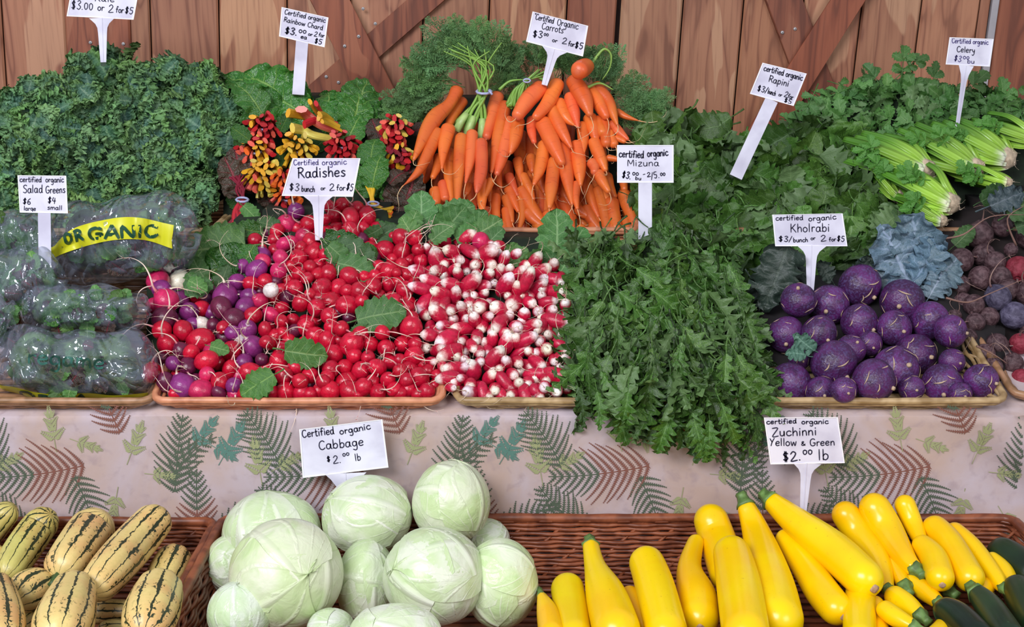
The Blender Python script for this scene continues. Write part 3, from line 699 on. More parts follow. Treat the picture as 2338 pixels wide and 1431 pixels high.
radC = '945,360,88;1060,370,85;895,525,100;1180,560,130;750,470,110;625,345,100;330,280,75;180,380,80;350,420,70;180,540,80;1290,440,95;1550,420,85;1700,375,80;1900,370,125;1600,610,100;1795,560,95;1410,560,85;1940,700,110;1950,560,80;960,680,110;1215,700,90;300,770,105;500,840,90;365,945,105;560,1010,90;380,1150,108;190,1125,90;570,1190,90;680,940,95;930,860,100;890,950,80;1110,1035,120;1300,880,105;1490,840,95;1110,840,90;920,1175,115;1160,1240,110;1320,1080,100;1505,1165,98;1440,1010,80;1620,990,85;1770,880,85;2000,970,110;1700,1110,90;1860,1110,95;2090,1130,95;1980,1200,75;1760,1250,85;800,760,90;840,1010,80;1650,780,80;1380,720,80;680,1200,80;1260,1190,60;1700,30,80;1850,120,90;1300,40,80'
radD = '90,240,110;270,245,90;100,440,110;310,400,80;100,610,90;30,700,60;140,920,110;180,1120,110;30,1080,70;200,1320,110;1125,290,105 pink'
frD = '610,270,680,290,75;960,220,880,270,95;700,400,790,440,85;1010,430,960,410,80;1220,440,1180,460,105;530,450,570,590,100;430,390,440,420,60;880,570,920,590,75;1060,600,1060,600,80;1440,500,1430,540,70;1350,480,1340,520,70;1260,590,1240,590,80;280,670,370,720,95;650,750,680,760,75;830,690,840,740,70;790,640,760,660,60;1070,720,1080,720,70;1020,800,960,860,100;1240,700,1210,750,75;1390,660,1370,710,80;1500,670,1500,700,70;1640,700,1610,740,85;1850,520,1800,620,85;1960,640,1880,740,90;2080,600,2050,630,80;2200,680,2130,690,60;2100,790,2000,790,90;1740,760,1710,840,85;1890,880,1830,920,80;2160,940,2030,940,80;690,840,800,860,85;470,800,530,840,85;320,890,390,920,80;590,960,640,980,85;790,980,780,1040,85;930,980,920,960,62;1190,860,1120,870,75;1460,830,1430,890,100;1600,900,1610,960,75;1480,1000,1490,1010,60;1550,1110,1570,1080,105;1780,1090,1740,1080,80;2040,1080,1950,1080,75;2150,1060,2130,1060,70;380,1130,450,1040,95;640,1120,650,1080,75;550,1220,600,1260,95;740,1190,740,1180,75;890,1180,910,1230,85;980,1110,980,1090,75;1130,1140,1130,1140,100;1330,1160,1380,1180,100;1690,1220,1690,1280,80;1880,1200,1880,1210,80;2060,1190,2040,1200,75;1050,1300,1050,1330,80;2150,1330,2050,1310,90;1230,1270,1210,1270,70'
frE = '840,280,900,280,85;600,240,640,240,75;410,350,480,360,80;640,430,700,380,110;1035,390,1050,370,75;860,440,880,430,70;1310,220,1340,200,90;1235,370,1240,440,70;1400,340,1380,330,75;1700,390,1600,440,80;1420,430,1400,500,95;1530,260,1530,260,90;1760,240,1720,230,80;1830,430,1830,430,75;1920,540,1910,550,90;2120,490,2040,450,75;1880,330,1880,330,60;400,520,380,520,75;560,540,540,550,75;680,590,740,560,95;890,560,900,560,72;1070,570,1060,560,75;1290,610,1210,700,95;1600,560,1540,600,75;1700,570,1720,580,65;2150,600,2050,650,75;1410,700,1420,720,75;1670,760,1620,750,90;1820,720,1770,690,80;890,680,900,690,65;740,780,790,770,85;640,890,720,890,85;620,760,600,750,65;480,690,460,690,60;970,760,1000,830,105;1210,870,1190,910,80;1830,850,1740,850,80;2090,870,1980,850,95;1490,850,1480,850,75;850,900,870,910,60;960,980,960,980,78;720,1020,700,1010,50;800,1050,830,1050,78;1120,1100,1110,1040,68;1270,1040,1270,1030,78;1410,980,1360,910,80;960,1170,990,1170,100;1180,1200,1170,1180,72;1360,1200,1320,1140,75;1650,1150,1640,1080,85;1790,1090,1760,1010,68;1890,1010,1890,1010,80;1830,1190,1820,1170,65;1470,1170,1500,1180,75;2040,1060,2030,1050,80;1560,970,1560,980,75;1080,690,1080,690,65;1330,780,1330,780,60'
rads = []      # px, py, rpx, kind, tip vector or None
def add_r(s, ox, oy, k):
    for it in s.split(';'):
        a, *kd = it.split(' '); x, y, r = [float(q) for q in a.split(',')]
        rads.append([ox+x/k, oy+y/k, r/k, kd[0] if kd else 'red', None])
add_r(radA, 320, 600, 4.21); add_r(radB, 500, 440, 4.77); add_r(radC, 580, 680, 5.3); add_r(radD, 900, 500, 5.7)
def add_f(s, ox, oy, k):
    for it in s.split(';'):
        tx, ty, bx_, by, r = [float(q) for q in it.split(',')]
        rads.append([ox+(bx_+tx)/2/k, oy+(by+ty)/2/k, r/k*.97, 'french', ((tx-bx_)/r, (ty-by)/r)])
add_f(frD, 900, 500, 5.7); add_f(frE, 900, 700, 5.505)
def settle(items, Yf, it=60, lim=.035, minsep=1.0):
    """items [px,py,rpx,...]: keep image place, slide along depth so that neighbours touch instead of interpenetrating"""
    n = len(items); Y = [Yf(i[1])+R.uniform(-.010, .010) for i in items]; base = [Yf(i[1]) for i in items]
    m = [mpp(i[1], Yf(i[1])) for i in items]
    nb = [[j for j in range(n) if j != i and math.hypot(items[i][0]-items[j][0], items[i][1]-items[j][1]) < (items[i][2]+items[j][2])] for i in range(n)]
    for _ in range(it):
        for i in range(n):
            for j in nb[i]:
                if j < i: continue
                rr = (items[i][2]+items[j][2])*m[i]*minsep; dx = math.hypot(items[i][0]-items[j][0], items[i][1]-items[j][1])*m[i]
                need = math.sqrt(max(rr*rr-dx*dx, 0))*.9; gap = Y[j]-Y[i]
                if abs(gap) < need:
                    s = 1 if gap > 0 or (gap == 0 and items[j][1] < items[i][1]) else -1; mv = (need-abs(gap))*.35
                    Y[j] += s*mv; Y[i] -= s*mv
        for i in range(n): Y[i] = min(max(Y[i], base[i]-lim), base[i]+lim*1.3)
    return Y
for q_ in rads: q_[2] *= 1.12
def fill_in(n, poly, kd, r0, r1, seed):
    rr = random.Random(seed); xs_ = [p[0] for p in poly]; ys_ = [p[1] for p in poly]; k = tries = 0
    def inside(x, y):
        c = False; j = len(poly)-1
        for i in range(len(poly)):
            if (poly[i][1] > y) != (poly[j][1] > y) and x < (poly[j][0]-poly[i][0])*(y-poly[i][1])/(poly[j][1]-poly[i][1])+poly[i][0]: c = not c
            j = i
        return c
    while k < n and tries < 40000:
        tries += 1; x, y = rr.uniform(min(xs_), max(xs_)), rr.uniform(min(ys_), max(ys_))
        lim_ = 1.0 if tries < 15000 else .8 if tries < 28000 else .62
        if inside(x, y) and all(math.hypot(x-q[0], y-q[1]) > (q[2]+r0)*.62*lim_ for q in rads):
            kk = rr.choice(kd) if kd[0] == 'french' or x > 620 else rr.choice(['purple', 'dark', 'pink', 'red', 'dark']); rads.append([x, y, rr.uniform(r0, r1), kk, (rr.uniform(-.5, .5), rr.uniform(-.5, .5)) if kk == 'french' else None, 1]); k += 1
fill_in(100, [(345, 650), (480, 640), (560, 560), (640, 500), (850, 480), (880, 560), (1010, 560), (950, 640), (930, 700), (1000, 780), (1000, 905), (370, 905)], ['red', 'red', 'red', 'dark', 'red'], 15, 18, 1)
fill_in(75, [(960, 560), (1140, 560), (1190, 600), (1290, 600), (1300, 900), (1040, 910), (1000, 800), (960, 700)], ['french'], 13, 16, 2)
for q_ in rads: q_[1] = min(q_[1], 916-q_[2])
RY = settle(rads, Ymid)
for i_, q_ in enumerate(rads):
    if len(q_) > 5: RY[i_] += .018
    if q_[1] > 850: RY[i_] = max(RY[i_], 1.913+q_[2]*mpp(q_[1], 1.9)*1.05)
def orient(z, roll): return z.to_track_quat('Z', 'Y') @ Quaternion((0, 0, 1), roll)
LAB = {'red': 'red radish', 'purple': 'purple radish', 'dark': 'dark burgundy radish', 'pink': 'magenta-pink radish', 'white': 'small white radish', 'french': 'white-tipped long radish'}
rad_items = {'a': [], 'f': []}
for (x, y, r, kd, tv, *_f), Y in zip(rads, RY):
    p = at(x, y, Y); m = mpp(y, Y); rm = r*m
    nm = 'french_radish' if kd == 'french' else 'radish'
    e = link(nm, None, None, p); e.empty_display_size = .02; e.scale = (rm,)*3
    if tv: 
        l = math.hypot(*tv); f = min(l*.95+.12, .95); z = idir(tv[0]/max(l, .01)*f, tv[1]/max(l, .01)*f, math.sqrt(1-f*f)+.05)
        z = (z+Vector((R.gauss(0, .1), R.gauss(0, .1), R.gauss(0, .1)))).normalized()
    else:
        z = idir(R.gauss(0, .7), R.gauss(-.15, .7), R.uniform(-.1, 1.0))
    e.rotation_mode = 'QUATERNION'; e.rotation_quaternion = orient(z, R.uniform(0, 6))
    tag(e, cat='radish', group='white-tipped radishes in the straw tray' if kd == 'french' else 'loose round radishes heaped in the peach tray')
    v = R.uniform(.82, 1.12); b_ = link('globe', R.choice(RBODY[kd]), e, None, (v, v*R.uniform(.9, 1.1), v*R.uniform(.9, 1.1)))
    rt = link('root', R.choice(RP if kd in ('french', 'white', 'purple') else RR), e, (0, 0, 1.02 if kd != 'french' else 1.42)); rt.rotation_euler = (0, 0, R.uniform(0, 6))
    if kd not in ('french',) and R.random() < .2: rt.scale = (.9, .9, .55)
    if kd == 'french': rt.scale = (.75, .75, R.choice((.45, .7, 1, 1)))
    rad_items['f' if kd == 'french' else 'a'].append((e, x, y, LAB[kd]))
row_labels(rad_items['a'], 40, '{d}, {n} from left in {r} row above peach rim')
row_labels(rad_items['f'], 36, '{d}, {n} from left, {r} row above straw rim')

# ---------------------------------------------------------------- kohlrabi
t = NT('kohlrabi_skin', .38, .5); nz = t.noise(1.3, 3, .6, t.seedv()); n2 = t.noise(9, 3, .3, t.seedv())
c = t.mix(t.step(nz, .35, .65), rgb(58, 24, 62), rgb(92, 36, 96)); c = t.mix(t.math('MULTIPLY', t.step(n2, .45, .7), .6), c, rgb(92, 80, 128)); c = t.mix(t.math('MULTIPLY', t.step(n2, .68, .74), .4), c, rgb(60, 22, 44))
t.color(c, True); t.bump(n2, .15, .08); M['kohl'] = t.m
M['scar'] = plain('leaf_scar_cork', rgb(196, 168, 140), .7, .15, 8)
def kohl_body(seed):
    b = lathe(seed, [(z*.93, r) for z, r in rprof(1.0, 0, 20)], 26, .035); return mesh_of(b, 'bulb', M['kohl'])
KB = [kohl_body(i) for i in range(4)]
def scar_mesh(seed, L, w):
    b = MB(); P = []; n = 8; rr = random.Random(seed)
    for i in range(n+1):
        a = (i/n-.5)*L; P.append(Vector((math.cos(a)*1.005, math.sin(a)*1.005, .07*math.cos(a*3/L))))
    Rr = [w*math.sin(math.pi*(i/n*.9+.05)) for i in range(n+1)]
    b.tube(P, Rr, 6, flat=.45, ref=Vector((1, 0, 0))); return mesh_of(b, 'leaf_scar', M['scar'])
KS = [scar_mesh(i, R.uniform(.4, .75), R.uniform(.028, .042)) for i in range(4)]
sb = MB(); sb.tube([(0, 0, .88), (0, 0, .96), (.01, 0, 1.04)], [.12, .10, .085], 10); KSt = mesh_of(sb, 'root_stub', M['scar'])
kohls = [(305, 655, 95, -.2, -.7), (478, 680, 108, -.4, .35), (650, 570, 115, .5, .6), (885, 660, 118, -.4, .25), (645, 780, 100, .6, .4), (840, 810, 95, .3, .2), (1045, 770, 105, .2, .75), (1160, 830, 90, .8, .1),
         (235, 850, 100, -.2, .5), (420, 840, 95, .3, .4), (500, 1010, 122, .45, .6), (600, 930, 80, .2, -.5), (725, 1110, 118, .75, .3), (850, 1040, 125, .3, -.2), (960, 960, 115, .5, .1), (250, 1130, 118, -.3, .5),
         (1110, 1130, 112, -.2, .45), (1330, 1110, 95, .6, .1), (940, 1150, 70, .1, .1), (430, 1170, 85, 0, .2), (1170, 1000, 70, .3, .1), (700, 900, 70, .1, .3), (310, 985, 60, .1, .2), (560, 1160, 70, .1, .2), (1215, 1180, 62, .1, .2)]
KL = [[1700+a/2.467, 420+b_/2.467, r/2.467*1.06, dx, dy] for a, b_, r, dx, dy in kohls]
KY = settle(KL, lambda py: Ymid(py)+.012, lim=.06); kit = []
for (x, y, r, dx, dy), Y in zip(KL, KY):
    p = at(x, y, Y); e = link('kohlrabi', None, None, p); e.scale = (r*mpp(y, Y),)*3
    e.rotation_mode = 'QUATERNION'; e.rotation_quaternion = orient(idir(dx, dy, math.sqrt(max(.1, 1-dx*dx-dy*dy))), R.uniform(0, 6))
    v = R.uniform(.8, 1.15); link('bulb', R.choice(KB), e, None, (v, v, v*1.05)); link('root_stub', KSt, e)
    for k in range(7):
        s_ = link('leaf_scar', R.choice(KS), e); la = R.uniform(-.2, 1.05); f = math.cos(la)
        s_.rotation_euler = (0, -la, k*2.4+R.uniform(-.2, .2)); s_.scale = (1.0, 1.0, 1.0); 
    tag(e, cat='kohlrabi', group='purple kohlrabi bulbs in the straw tray'); kit.append((e, x, y, 'purple kohlrabi bulb'))
row_labels(kit, 62, '{d} with pale leaf scars, {n} from the left in the {r} layer')

# ---------------------------------------------------------------- beets
def beet_mat(name, a, b_):
    t = NT(name, .6, .35); n = t.noise(2.5, 4, .4, t.seedv()); t.color(t.mix(t.step(n, .3, .7), a, b_), True); t.bump(n, .2, .08); return t.m
M['beet'] = beet_mat('dusty_beet_skin', rgb(58, 34, 40), rgb(104, 80, 84)); M['beet_r'] = beet_mat('red_beet_skin', rgb(120, 30, 44), rgb(150, 54, 70)); M['beet_b'] = beet_mat('blue_grey_beet_skin', rgb(60, 54, 76), rgb(98, 92, 116))
BBd = {k: [mesh_of(lathe(i+5, rprof(1.0, .35)), 'globe', M[m_]) for i in range(3)] for k, m_ in (('n', 'beet'), ('r', 'beet_r'), ('b', 'beet_b'))}
beets = '1320,290,78;1345,400,65;1410,440,60;1500,370,40;1540,480,75 r;1330,530,70;1425,640,75 b;1485,595,65;1375,750,58;1520,740,78 b;1210,570,60;1220,430,70;1260,860,50;1510,1010,60;1550,900,60 r;1560,1100,60 r;1540,130,60;1180,750,45;1290,680,60;1420,900,60;1350,960,60;1440,520,60;1600,620,70;1600,300,70;1450,240,60;1620,850,70;1300,780,55;1400,1030,55;1230,660,50'
BL = []
for it in beets.split(';'):
    a, *kd = it.split(' '); x, y, r = [float(q) for q in a.split(',')]; BL.append([1700+x/2.467, 420+y/2.467, r/2.467, kd[0] if kd else 'n'])
BY = settle(BL, lambda py: Ymid(py)+.06, lim=.05); bit = []
for (x, y, r, kd), Y in zip(BL, BY):
    e = link('beet', None, None, at(x, y, Y)); e.scale = (r*mpp(y, Y),)*3; e.rotation_mode = 'QUATERNION'
    e.rotation_quaternion = orient(idir(R.gauss(-.3, .6), R.gauss(-.1, .6), .5), R.uniform(0, 6))
    v = R.uniform(.8, 1.2); link('globe', R.choice(BBd[kd]), e, None, (v, v, v)); link('root', R.choice(RB), e, (0, 0, 1.1))
    tag(e, cat='beet', group='beets in the right-hand tray'); bit.append((e, x, y, {'n': 'dusty brown beet', 'r': 'reddish beet', 'b': 'blue-grey beet'}[kd]))
row_labels(bit, 50, '{d}, {n} from the left in the {r} row of the right-end heap')

# ---------------------------------------------------------------- cabbages
M['cab'] = leaf_mat('cabbage_head', rgb(206, 224, 180), rgb(184, 212, 152), rgb(232, 236, 216), .32, 5, .07, 0)
def cab_mat():
    t = NT('cabbage_leaf', .33, .5); u, v, _ = t.sep(t.tc('UV')); w = t.math('SUBTRACT', v, .5); va = t.math('ABSOLUTE', w)
    nz = t.noise(2.2, 4, .6, t.seedv()); n2 = t.noise(.9, 2, .4, t.seedv())
    mid = t.math('SUBTRACT', 1.0, t.step(va, .006, .05)); mid = t.math('MULTIPLY', mid, t.math('SUBTRACT', 1.0, t.math('MULTIPLY', u, .7)))
    fan = t.math('DIVIDE', w, t.math('ADD', u, .15)); fan = t.math('ADD', fan, t.math('MULTIPLY', nz, .10))
    sd = t.step(t.math('ABSOLUTE', t.math('COSINE', t.math('MULTIPLY', fan, 7.0))), .95, 1.0)
    sd = t.math('MULTIPLY', sd, t.step(nz, .35, .6)); vm = t.math('MAXIMUM', mid, t.math('MULTIPLY', sd, .7))
    c = t.mix(t.step(n2, .38, .62), rgb(222, 228, 208), rgb(200, 218, 172)); c = t.mix(t.math('MULTIPLY', t.step(nz, .48, .72), .5), c, rgb(176, 206, 142))
    c = t.mix(t.math('MULTIPLY', vm, .75), c, rgb(230, 234, 218)); t.color(c, True); t.sss(.05, .006, (.6, 1, .4))
    t.bump(t.math('ADD', vm, t.math('MULTIPLY', nz, .6)), .22, .03); return t.m
M['cableaf'] = cab_mat()
def cab_leaf(seed, a, lift):
    rr = random.Random(seed); b = MB(); V = []; U = []; nu, nv = 22, 24; ph = [rr.uniform(0, 6) for _ in range(4)]
    for i in range(nu+1):
        for j in range(nv+1):
            u, v = i/nu, j/nv; x = (v-.5)*2; wd = math.sin(math.pi*min(u*.86+.14, 1)*.94+.1)**.55
            edge = 1+.06*math.sin(x*5+ph[0])+.04*math.sin(x*11+ph[1])
            la = (u*1.55*edge-.35)*a; lo = x*wd*a*.95*(1+.05*math.sin(u*9+ph[2]))
            e = max(abs(x)**6, u**8); rad = 1.012+lift*.35+lift*e*(1.2+math.sin(x*6+u*7+ph[3]))
            rad += .010*mn.noise((x*2.2+seed, u*3, seed*1.7))+.012*max(0, 1-abs(x)*14)*(1-u)
            V.append(Vector((math.sin(lo)*math.cos(la), math.sin(la), math.cos(lo)*math.cos(la)))*rad); U.append((u, v))
    Fc = [(i*(nv+1)+j, i*(nv+1)+j+1, (i+1)*(nv+1)+j+1, (i+1)*(nv+1)+j) for i in range(nu) for j in range(nv)]
    return mesh('wrapper_leaf', V, Fc, M['cableaf'], True, U)
CLF = [cab_leaf(i, R.uniform(1.15, 1.45), R.uniform(.004, .014)) for i in range(8)]
def cab_head(seed):
    b = MB(); V = []; U = []; n, m_ = 28, 20
    for i in range(m_+1):
        for j in range(n):
            la = math.pi*(i/m_-.5); lo = 2*math.pi*j/n; d = Vector((math.cos(la)*math.cos(lo), math.cos(la)*math.sin(lo), math.sin(la)))
            V.append(d*(1+.03*mn.noise(d*1.5+Vector((seed, 0, 0))))); U.append((i/m_, (j/n*3) % 1))
    Fc = [(i*n+j, i*n+(j+1) % n, (i+1)*n+(j+1) % n, (i+1)*n+j) for i in range(m_) for j in range(n)]
    return mesh('head', V, Fc, M['cableaf'], True, U)
CH = [cab_head(i*3.3) for i in range(4)]
cabs = [(505, 800, 305, 265, .02, 'flattish pale cabbage with a nick, upper left of the cabbage heap'), (600, 1060, 350, 345, -.06, 'largest glossy cabbage with a blue-white sheen, left front of the heap'),
        (1110, 690, 285, 250, .03, 'pale cabbage directly below the cabbage sign'), (1640, 605, 245, 265, .02, 'topmost cabbage, upright, with a loose creased wrapper leaf'),
        (1110, 1120, 195, 275, .03, 'cabbage wedged low between the two big front cabbages'), (1535, 1075, 320, 310, -.05, 'big round cabbage beneath the topmost one'),
        (1960, 1120, 235, 285, -.01, 'whitish cabbage with long creases next to the brown basket weave'), (250, 1000, 165, 190, .06, 'cabbage peeping out at the left edge beside the squash basket'),
        (300, 1300, 200, 200, -.02, 'low cabbage in the bottom left corner of the heap'), (1290, 1430, 290, 170, -.10, 'white-topped cabbage cut off by the bottom edge'), (1870, 830, 140, 120, .07, 'mostly hidden cabbage behind the topmost one'), (880, 1400, 150, 120, .0, 'shadowed cabbage deep between the front ones')]
for i, (x, y, rx, ry, dY, lab) in enumerate(cabs):
    px, py = 440+x/2.783, 930+y/2.783; Y = Ylow(py)+dY+.03; m = mpp(py, Y)/2.783; Y = min(Y, 1.882-(rx+ry)/2*m*1.03); m = mpp(py, Y)/2.783
    e = link('cabbage', None, None, at(px, py, Y)); e.scale = (rx*m, (rx+ry)/2*m, ry*m); tag(e, lab, 'cabbage', 'green cabbages in the lower middle basket')
    v = R.uniform(.94, 1.04); tint = (v*R.uniform(.97, 1.03), v, v*R.uniform(.9, 1.05))
    h = link('head', CH[i % 4], e, None, tint); h.rotation_euler = (R.uniform(0, 6), R.uniform(0, 6), R.uniform(0, 6))
    for k in range(3):
        l = link('wrapper_leaf', CLF[(i*3+k) % 8], e, None, tint); l.scale = (1+k*.006,)*3
        zd = (BK*R.uniform(.35, 1.0)+RT*R.uniform(-.9, .9)+UP*R.uniform(-.5, .9)).normalized() if k < 3 else (-BK)
        l.rotation_mode = 'QUATERNION'; l.rotation_quaternion = orient(zd, R.uniform(0, 6.28))

# ---------------------------------------------------------------- delicata squash
t = NT('delicata_skin', .38, .5); u, v, _ = t.sep(t.tc('UV')); nz = t.noise(170, 3, .8, t.seedv()); n2 = t.noise(16, 2, .4, t.seedv()); n3 = t.noise(95, 4, .6, t.seedv())
uu = t.math('ADD', t.math('MULTIPLY', u, 10.0), t.math('MULTIPLY', t.math('SUBTRACT', n3, .5), .42))
s_ = t.math('ABSOLUTE', t.math('SUBTRACT', t.math('FRACT', uu), .5))       # 0 mid-groove .. .5 on the ridge
wd = t.math('ADD', .03, t.math('MULTIPLY', t.math('SUBTRACT', n2, .3), .28)); wd = t.math('MULTIPLY', wd, t.math('ADD', .35, t.math('MULTIPLY', t.step(v, .08, .5), .8)))
stripe = t.math('SUBTRACT', 1.0, t.step(s_, t.math('SUBTRACT', wd, .012), t.math('ADD', wd, .025)))
fleck = t.math('MULTIPLY', t.step(nz, .57, .60), t.math('SUBTRACT', 1.0, t.step(s_, .30, .42))); fleck = t.math('MULTIPLY', fleck, t.step(n2, .40, .52))
c = t.mix(t.step(n2, .3, .7), rgb(226, 206, 138), rgb(222, 178, 120)); c = t.mix(t.math('MULTIPLY', t.step(nz, .4, .7), .3), c, rgb(200, 186, 110))
c = t.mix(t.math('MAXIMUM', stripe, fleck), c, rgb(44, 54, 34)); t.color(c, True); t.bump(nz, .1, .002); M['deli'] = t.m
M['stemg'] = plain('stem_green', rgb(70, 96, 50), .6, .2, 60)
def squash(path, rmaj, lab, stem=True, dY=0.0, col=(1, 1, 1), tilt=0):
    P = []
    for (x, y, r, d) in path:
        px, py = x/2.856, 930+y/2.856; Y = Ylow(py)+.03+dY+d; Y = min(Y, 1.862-max(q[2] for q in path)/2.856*mpp(py, Y)); P.append((at(px, py, Y), r/2.856*mpp(py, Y)))
    rr = random.Random(lab); ph = rr.random()
    e = empty('striped_squash', P[len(P)//2][0], label=lab, cat='squash', group='striped squash in the left basket')
    rib = lambda th, v: 1+.055*(abs(math.cos(th*5))-.55)*min(1, 8*v, 8*(1-v))
    o, pts, rd = swept('body', P, M['deli'], e, e.location, 40, 30, 1.0, 1.0, rib, col)
    if stem:
        a = pts[0]; d = (pts[0]-pts[2]).normalized(); b = MB(); rs = P[0][1]*.24
        b.tube([a-d*.006, a+d*.004, a+d*.013, a+d*.02], [rs*1.35, rs*1.0, rs*.85, rs*.95], 10, ribs=lambda th, v: 1+.14*math.cos(5*th)); b.build('stem', M['stemg'], e, e.location)
# path runs stem end -> blossom end: (crop x, crop y, radius, extra depth)
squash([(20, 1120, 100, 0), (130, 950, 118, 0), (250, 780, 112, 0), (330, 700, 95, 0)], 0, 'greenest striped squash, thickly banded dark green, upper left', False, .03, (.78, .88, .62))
squash([(375, 1110, 130, -.02), (490, 950, 150, -.02), (600, 800, 150, 0), (690, 690, 110, 0)], 0, 'plump orange-cream squash with a stub stem, middle of the back row', True, .01, (1, .93, .86))
squash([(585, 1215, 110, -.03), (720, 1060, 140, -.03), (880, 880, 138, -.01), (1060, 680, 115, .01)], 0, 'longest orange-cream squash with clear dark stripes', True, -.01, (1.02, .94, .86))
squash([(1020, 1240, 100, .02), (1090, 1090, 130, .02), (1160, 950, 115, .03)], 0, 'pale squash tucked against the basket rim', False, .04, (1.0, 1.0, .86))
squash([(930, 1500, 130, -.03), (985, 1340, 178, -.03), (1060, 1130, 140, -.02)], 0, 'rounded cream squash lying against the right basket side', False, -.02, (1.04, 1.0, .9))
squash([(70, 1290, 90, .01), (190, 1200, 140, .01), (340, 1110, 95, .01)], 0, 'short squash with one broad green band', False, .0, (1.0, 1.0, .86))
squash([(370, 1560, 140, -.05), (415, 1400, 192, -.05), (500, 1140, 130, -.04)], 0, 'egg-shaped squash with few thin stripes, bottom centre of its basket', False, -.02, (1.03, .98, .9))
squash([(20, 1580, 120, -.05), (20, 1400, 140, -.05), (-30, 1140, 100, -.03)], 0, 'dark-striped squash cut off at the lower left corner', False, -.02, (1.0, .93, .84))
squash([(560, 1330, 70, .03), (720, 1335, 84, .03), (880, 1330, 70, .03)], 0, 'squash lying sideways beneath the longest one', False, .03, (1, 1, .9))
squash([(-160, 1120, 90, .03), (-60, 1000, 100, .03), (30, 930, 60, .03)], 0, 'yellowish squash barely showing at the left edge', False, .0, (1.05, .98, .8))
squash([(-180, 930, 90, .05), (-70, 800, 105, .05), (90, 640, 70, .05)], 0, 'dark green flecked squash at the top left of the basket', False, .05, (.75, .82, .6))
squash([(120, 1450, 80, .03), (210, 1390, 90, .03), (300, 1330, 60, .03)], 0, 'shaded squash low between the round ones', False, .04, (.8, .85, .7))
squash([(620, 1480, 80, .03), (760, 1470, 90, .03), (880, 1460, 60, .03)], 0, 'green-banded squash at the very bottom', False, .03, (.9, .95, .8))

# ---------------------------------------------------------------- yellow and green zucchini
def zmat(name, a, b_, sp_, rough=.26):
    t = NT(name, rough, .5); nz = t.noise(9, 3, .3, t.seedv()); n2 = t.noise(220, 2, .2, t.seedv()); 
    c = t.mix(t.step(nz, .35, .65), a, b_); c = t.mix(t.math('MULTIPLY', t.step(n2, .70, .76), .6), c, sp_); t.color(c, True); t.sss(.08, .006, (1, .6, .1)); t.bump(nz, .06, .004); return t.m
M['zy'] = zmat('yellow_zucchini_skin', rgb(252, 216, 4), rgb(250, 200, 4), rgb(206, 156, 30)); M['zg'] = zmat('green_zucchini_skin', rgb(18, 34, 22), rgb(34, 56, 34), rgb(80, 104, 70), .3)
M['zstem'] = plain('zucchini_stem', rgb(112, 146, 76), .5, .25, 90); M['zscar'] = plain('blossom_scar', rgb(196, 160, 130), .8, .2, 200)
zn = []
def zuc(path, lab, k, ox, oy, stem=None, scar=None, dY=0.0, mat='zy', col=(1, 1, 1), st_in=0):
    """stem/scar: 0 = at the first path end, -1 = at the last"""
    P = []
    for (x, y, r) in path:
        px, py = ox+x/k, oy+y/k; Y = Ylow(py)+.02+dY; rm_ = max(q[2] for q in path)/k*mpp(py, Y); Y = min(Y, 1.864-rm_); P.append((at(px, py, Y), r/k*mpp(py, Y)))
    e = empty('yellow_zucchini' if mat == 'zy' else 'green_zucchini', P[len(P)//2][0], label=lab, cat='zucchini', group='yellow zucchini in the long basket' if mat == 'zy' else 'green zucchini at the right end')
    def rib(th, v):
        q = 0
        if stem == 0: q = max(0, 1-v*2.6)
        if stem == -1: q = max(0, 1-(1-v)*2.6)
        return 1+.05*q*math.cos(5*th)*min(1, v*14, (1-v)*14)
    o, pts, rd = swept('body', P, M[mat], e, e.location, 30, 34, .35 if stem == 0 else 1.0, .35 if stem == -1 else 1.0, rib, col)
    for which, kind in ((stem, 'stem'), (scar, 'scar')):
        if which is None: continue
        a, bq, rr_ = (pts[0], pts[2], P[0][1]) if which == 0 else (pts[-1], pts[-3], P[-1][1]); d = (a-bq).normalized()
        b = MB()
        if kind == 'stem':
            q = rr_; b.tube([a-d*.004, a+d*.001, a+d*.006, a+d*.013, a+d*.018], [q*1.12, q*1.0, q*.72, q*.62, q*.68], 15, ribs=lambda th, v: 1+.13*math.cos(5*th)); b.build('stem', M['zstem'], e, e.location)
        else:
            a2 = a+Vector((0, -.0, 0)); b.tube([a-d*.002, a+d*.0007, a+d*.0010], [rr_*.27, rr_*.22, rr_*.10], 14, ribs=lambda th, v: 1+.08*math.sin(4*th+1)); b.build('blossom_scar', M['zscar'], e, e.location)
A3 = (2.856, 1140, 930); A4 = (2.856, 1700, 930)
def z3(p, lab, **k): zuc(p, lab, *A3, **k)
def z4(p, lab, **k): zuc(p, lab, *A4, **k)
z3([(275, 1225, 28), (315, 1340, 72), (350, 1520, 90)], 'small orange-yellow zucchini beside the cabbages', stem=0, dY=0, col=(1, .86, .7))
z3([(435, 1125, 108), (470, 1330, 112), (500, 1540, 112)], 'greenish-yellow zucchini with dark flecks on its dome', dY=.01, col=(.84, .94, .9))
z3([(595, 895, 52), (625, 1040, 72), (700, 1240, 135), (790, 1540, 165)], 'pear-shaped zucchini with a narrow neck pointing up', stem=0, dY=-.02, col=(1, .97, .9))
z3([(830, 1190, 60), (900, 1320, 80), (960, 1500, 80)], 'thin slice of zucchini showing behind the pear-shaped one', dY=.03, col=(1, .88, .8))
z3([(935, 950, 108), (1010, 1150, 128), (1110, 1540, 140)], 'straight domed zucchini standing beside the pear-shaped one', dY=-.02, col=(1, .98, .9))
z3([(1290, 850, 50), (1240, 1050, 80), (1290, 1250, 132), (1310, 1440, 120)], 'zucchini with its brown blossom scar facing out, under the tall dome', scar=-1, dY=.02, col=(1, .93, .85))
z3([(1345, 632, 105), (1420, 850, 120), (1520, 1150, 130)], 'tall dull-gold zucchini with a broad dome, back row', dY=.03, col=(.95, .88, .9))
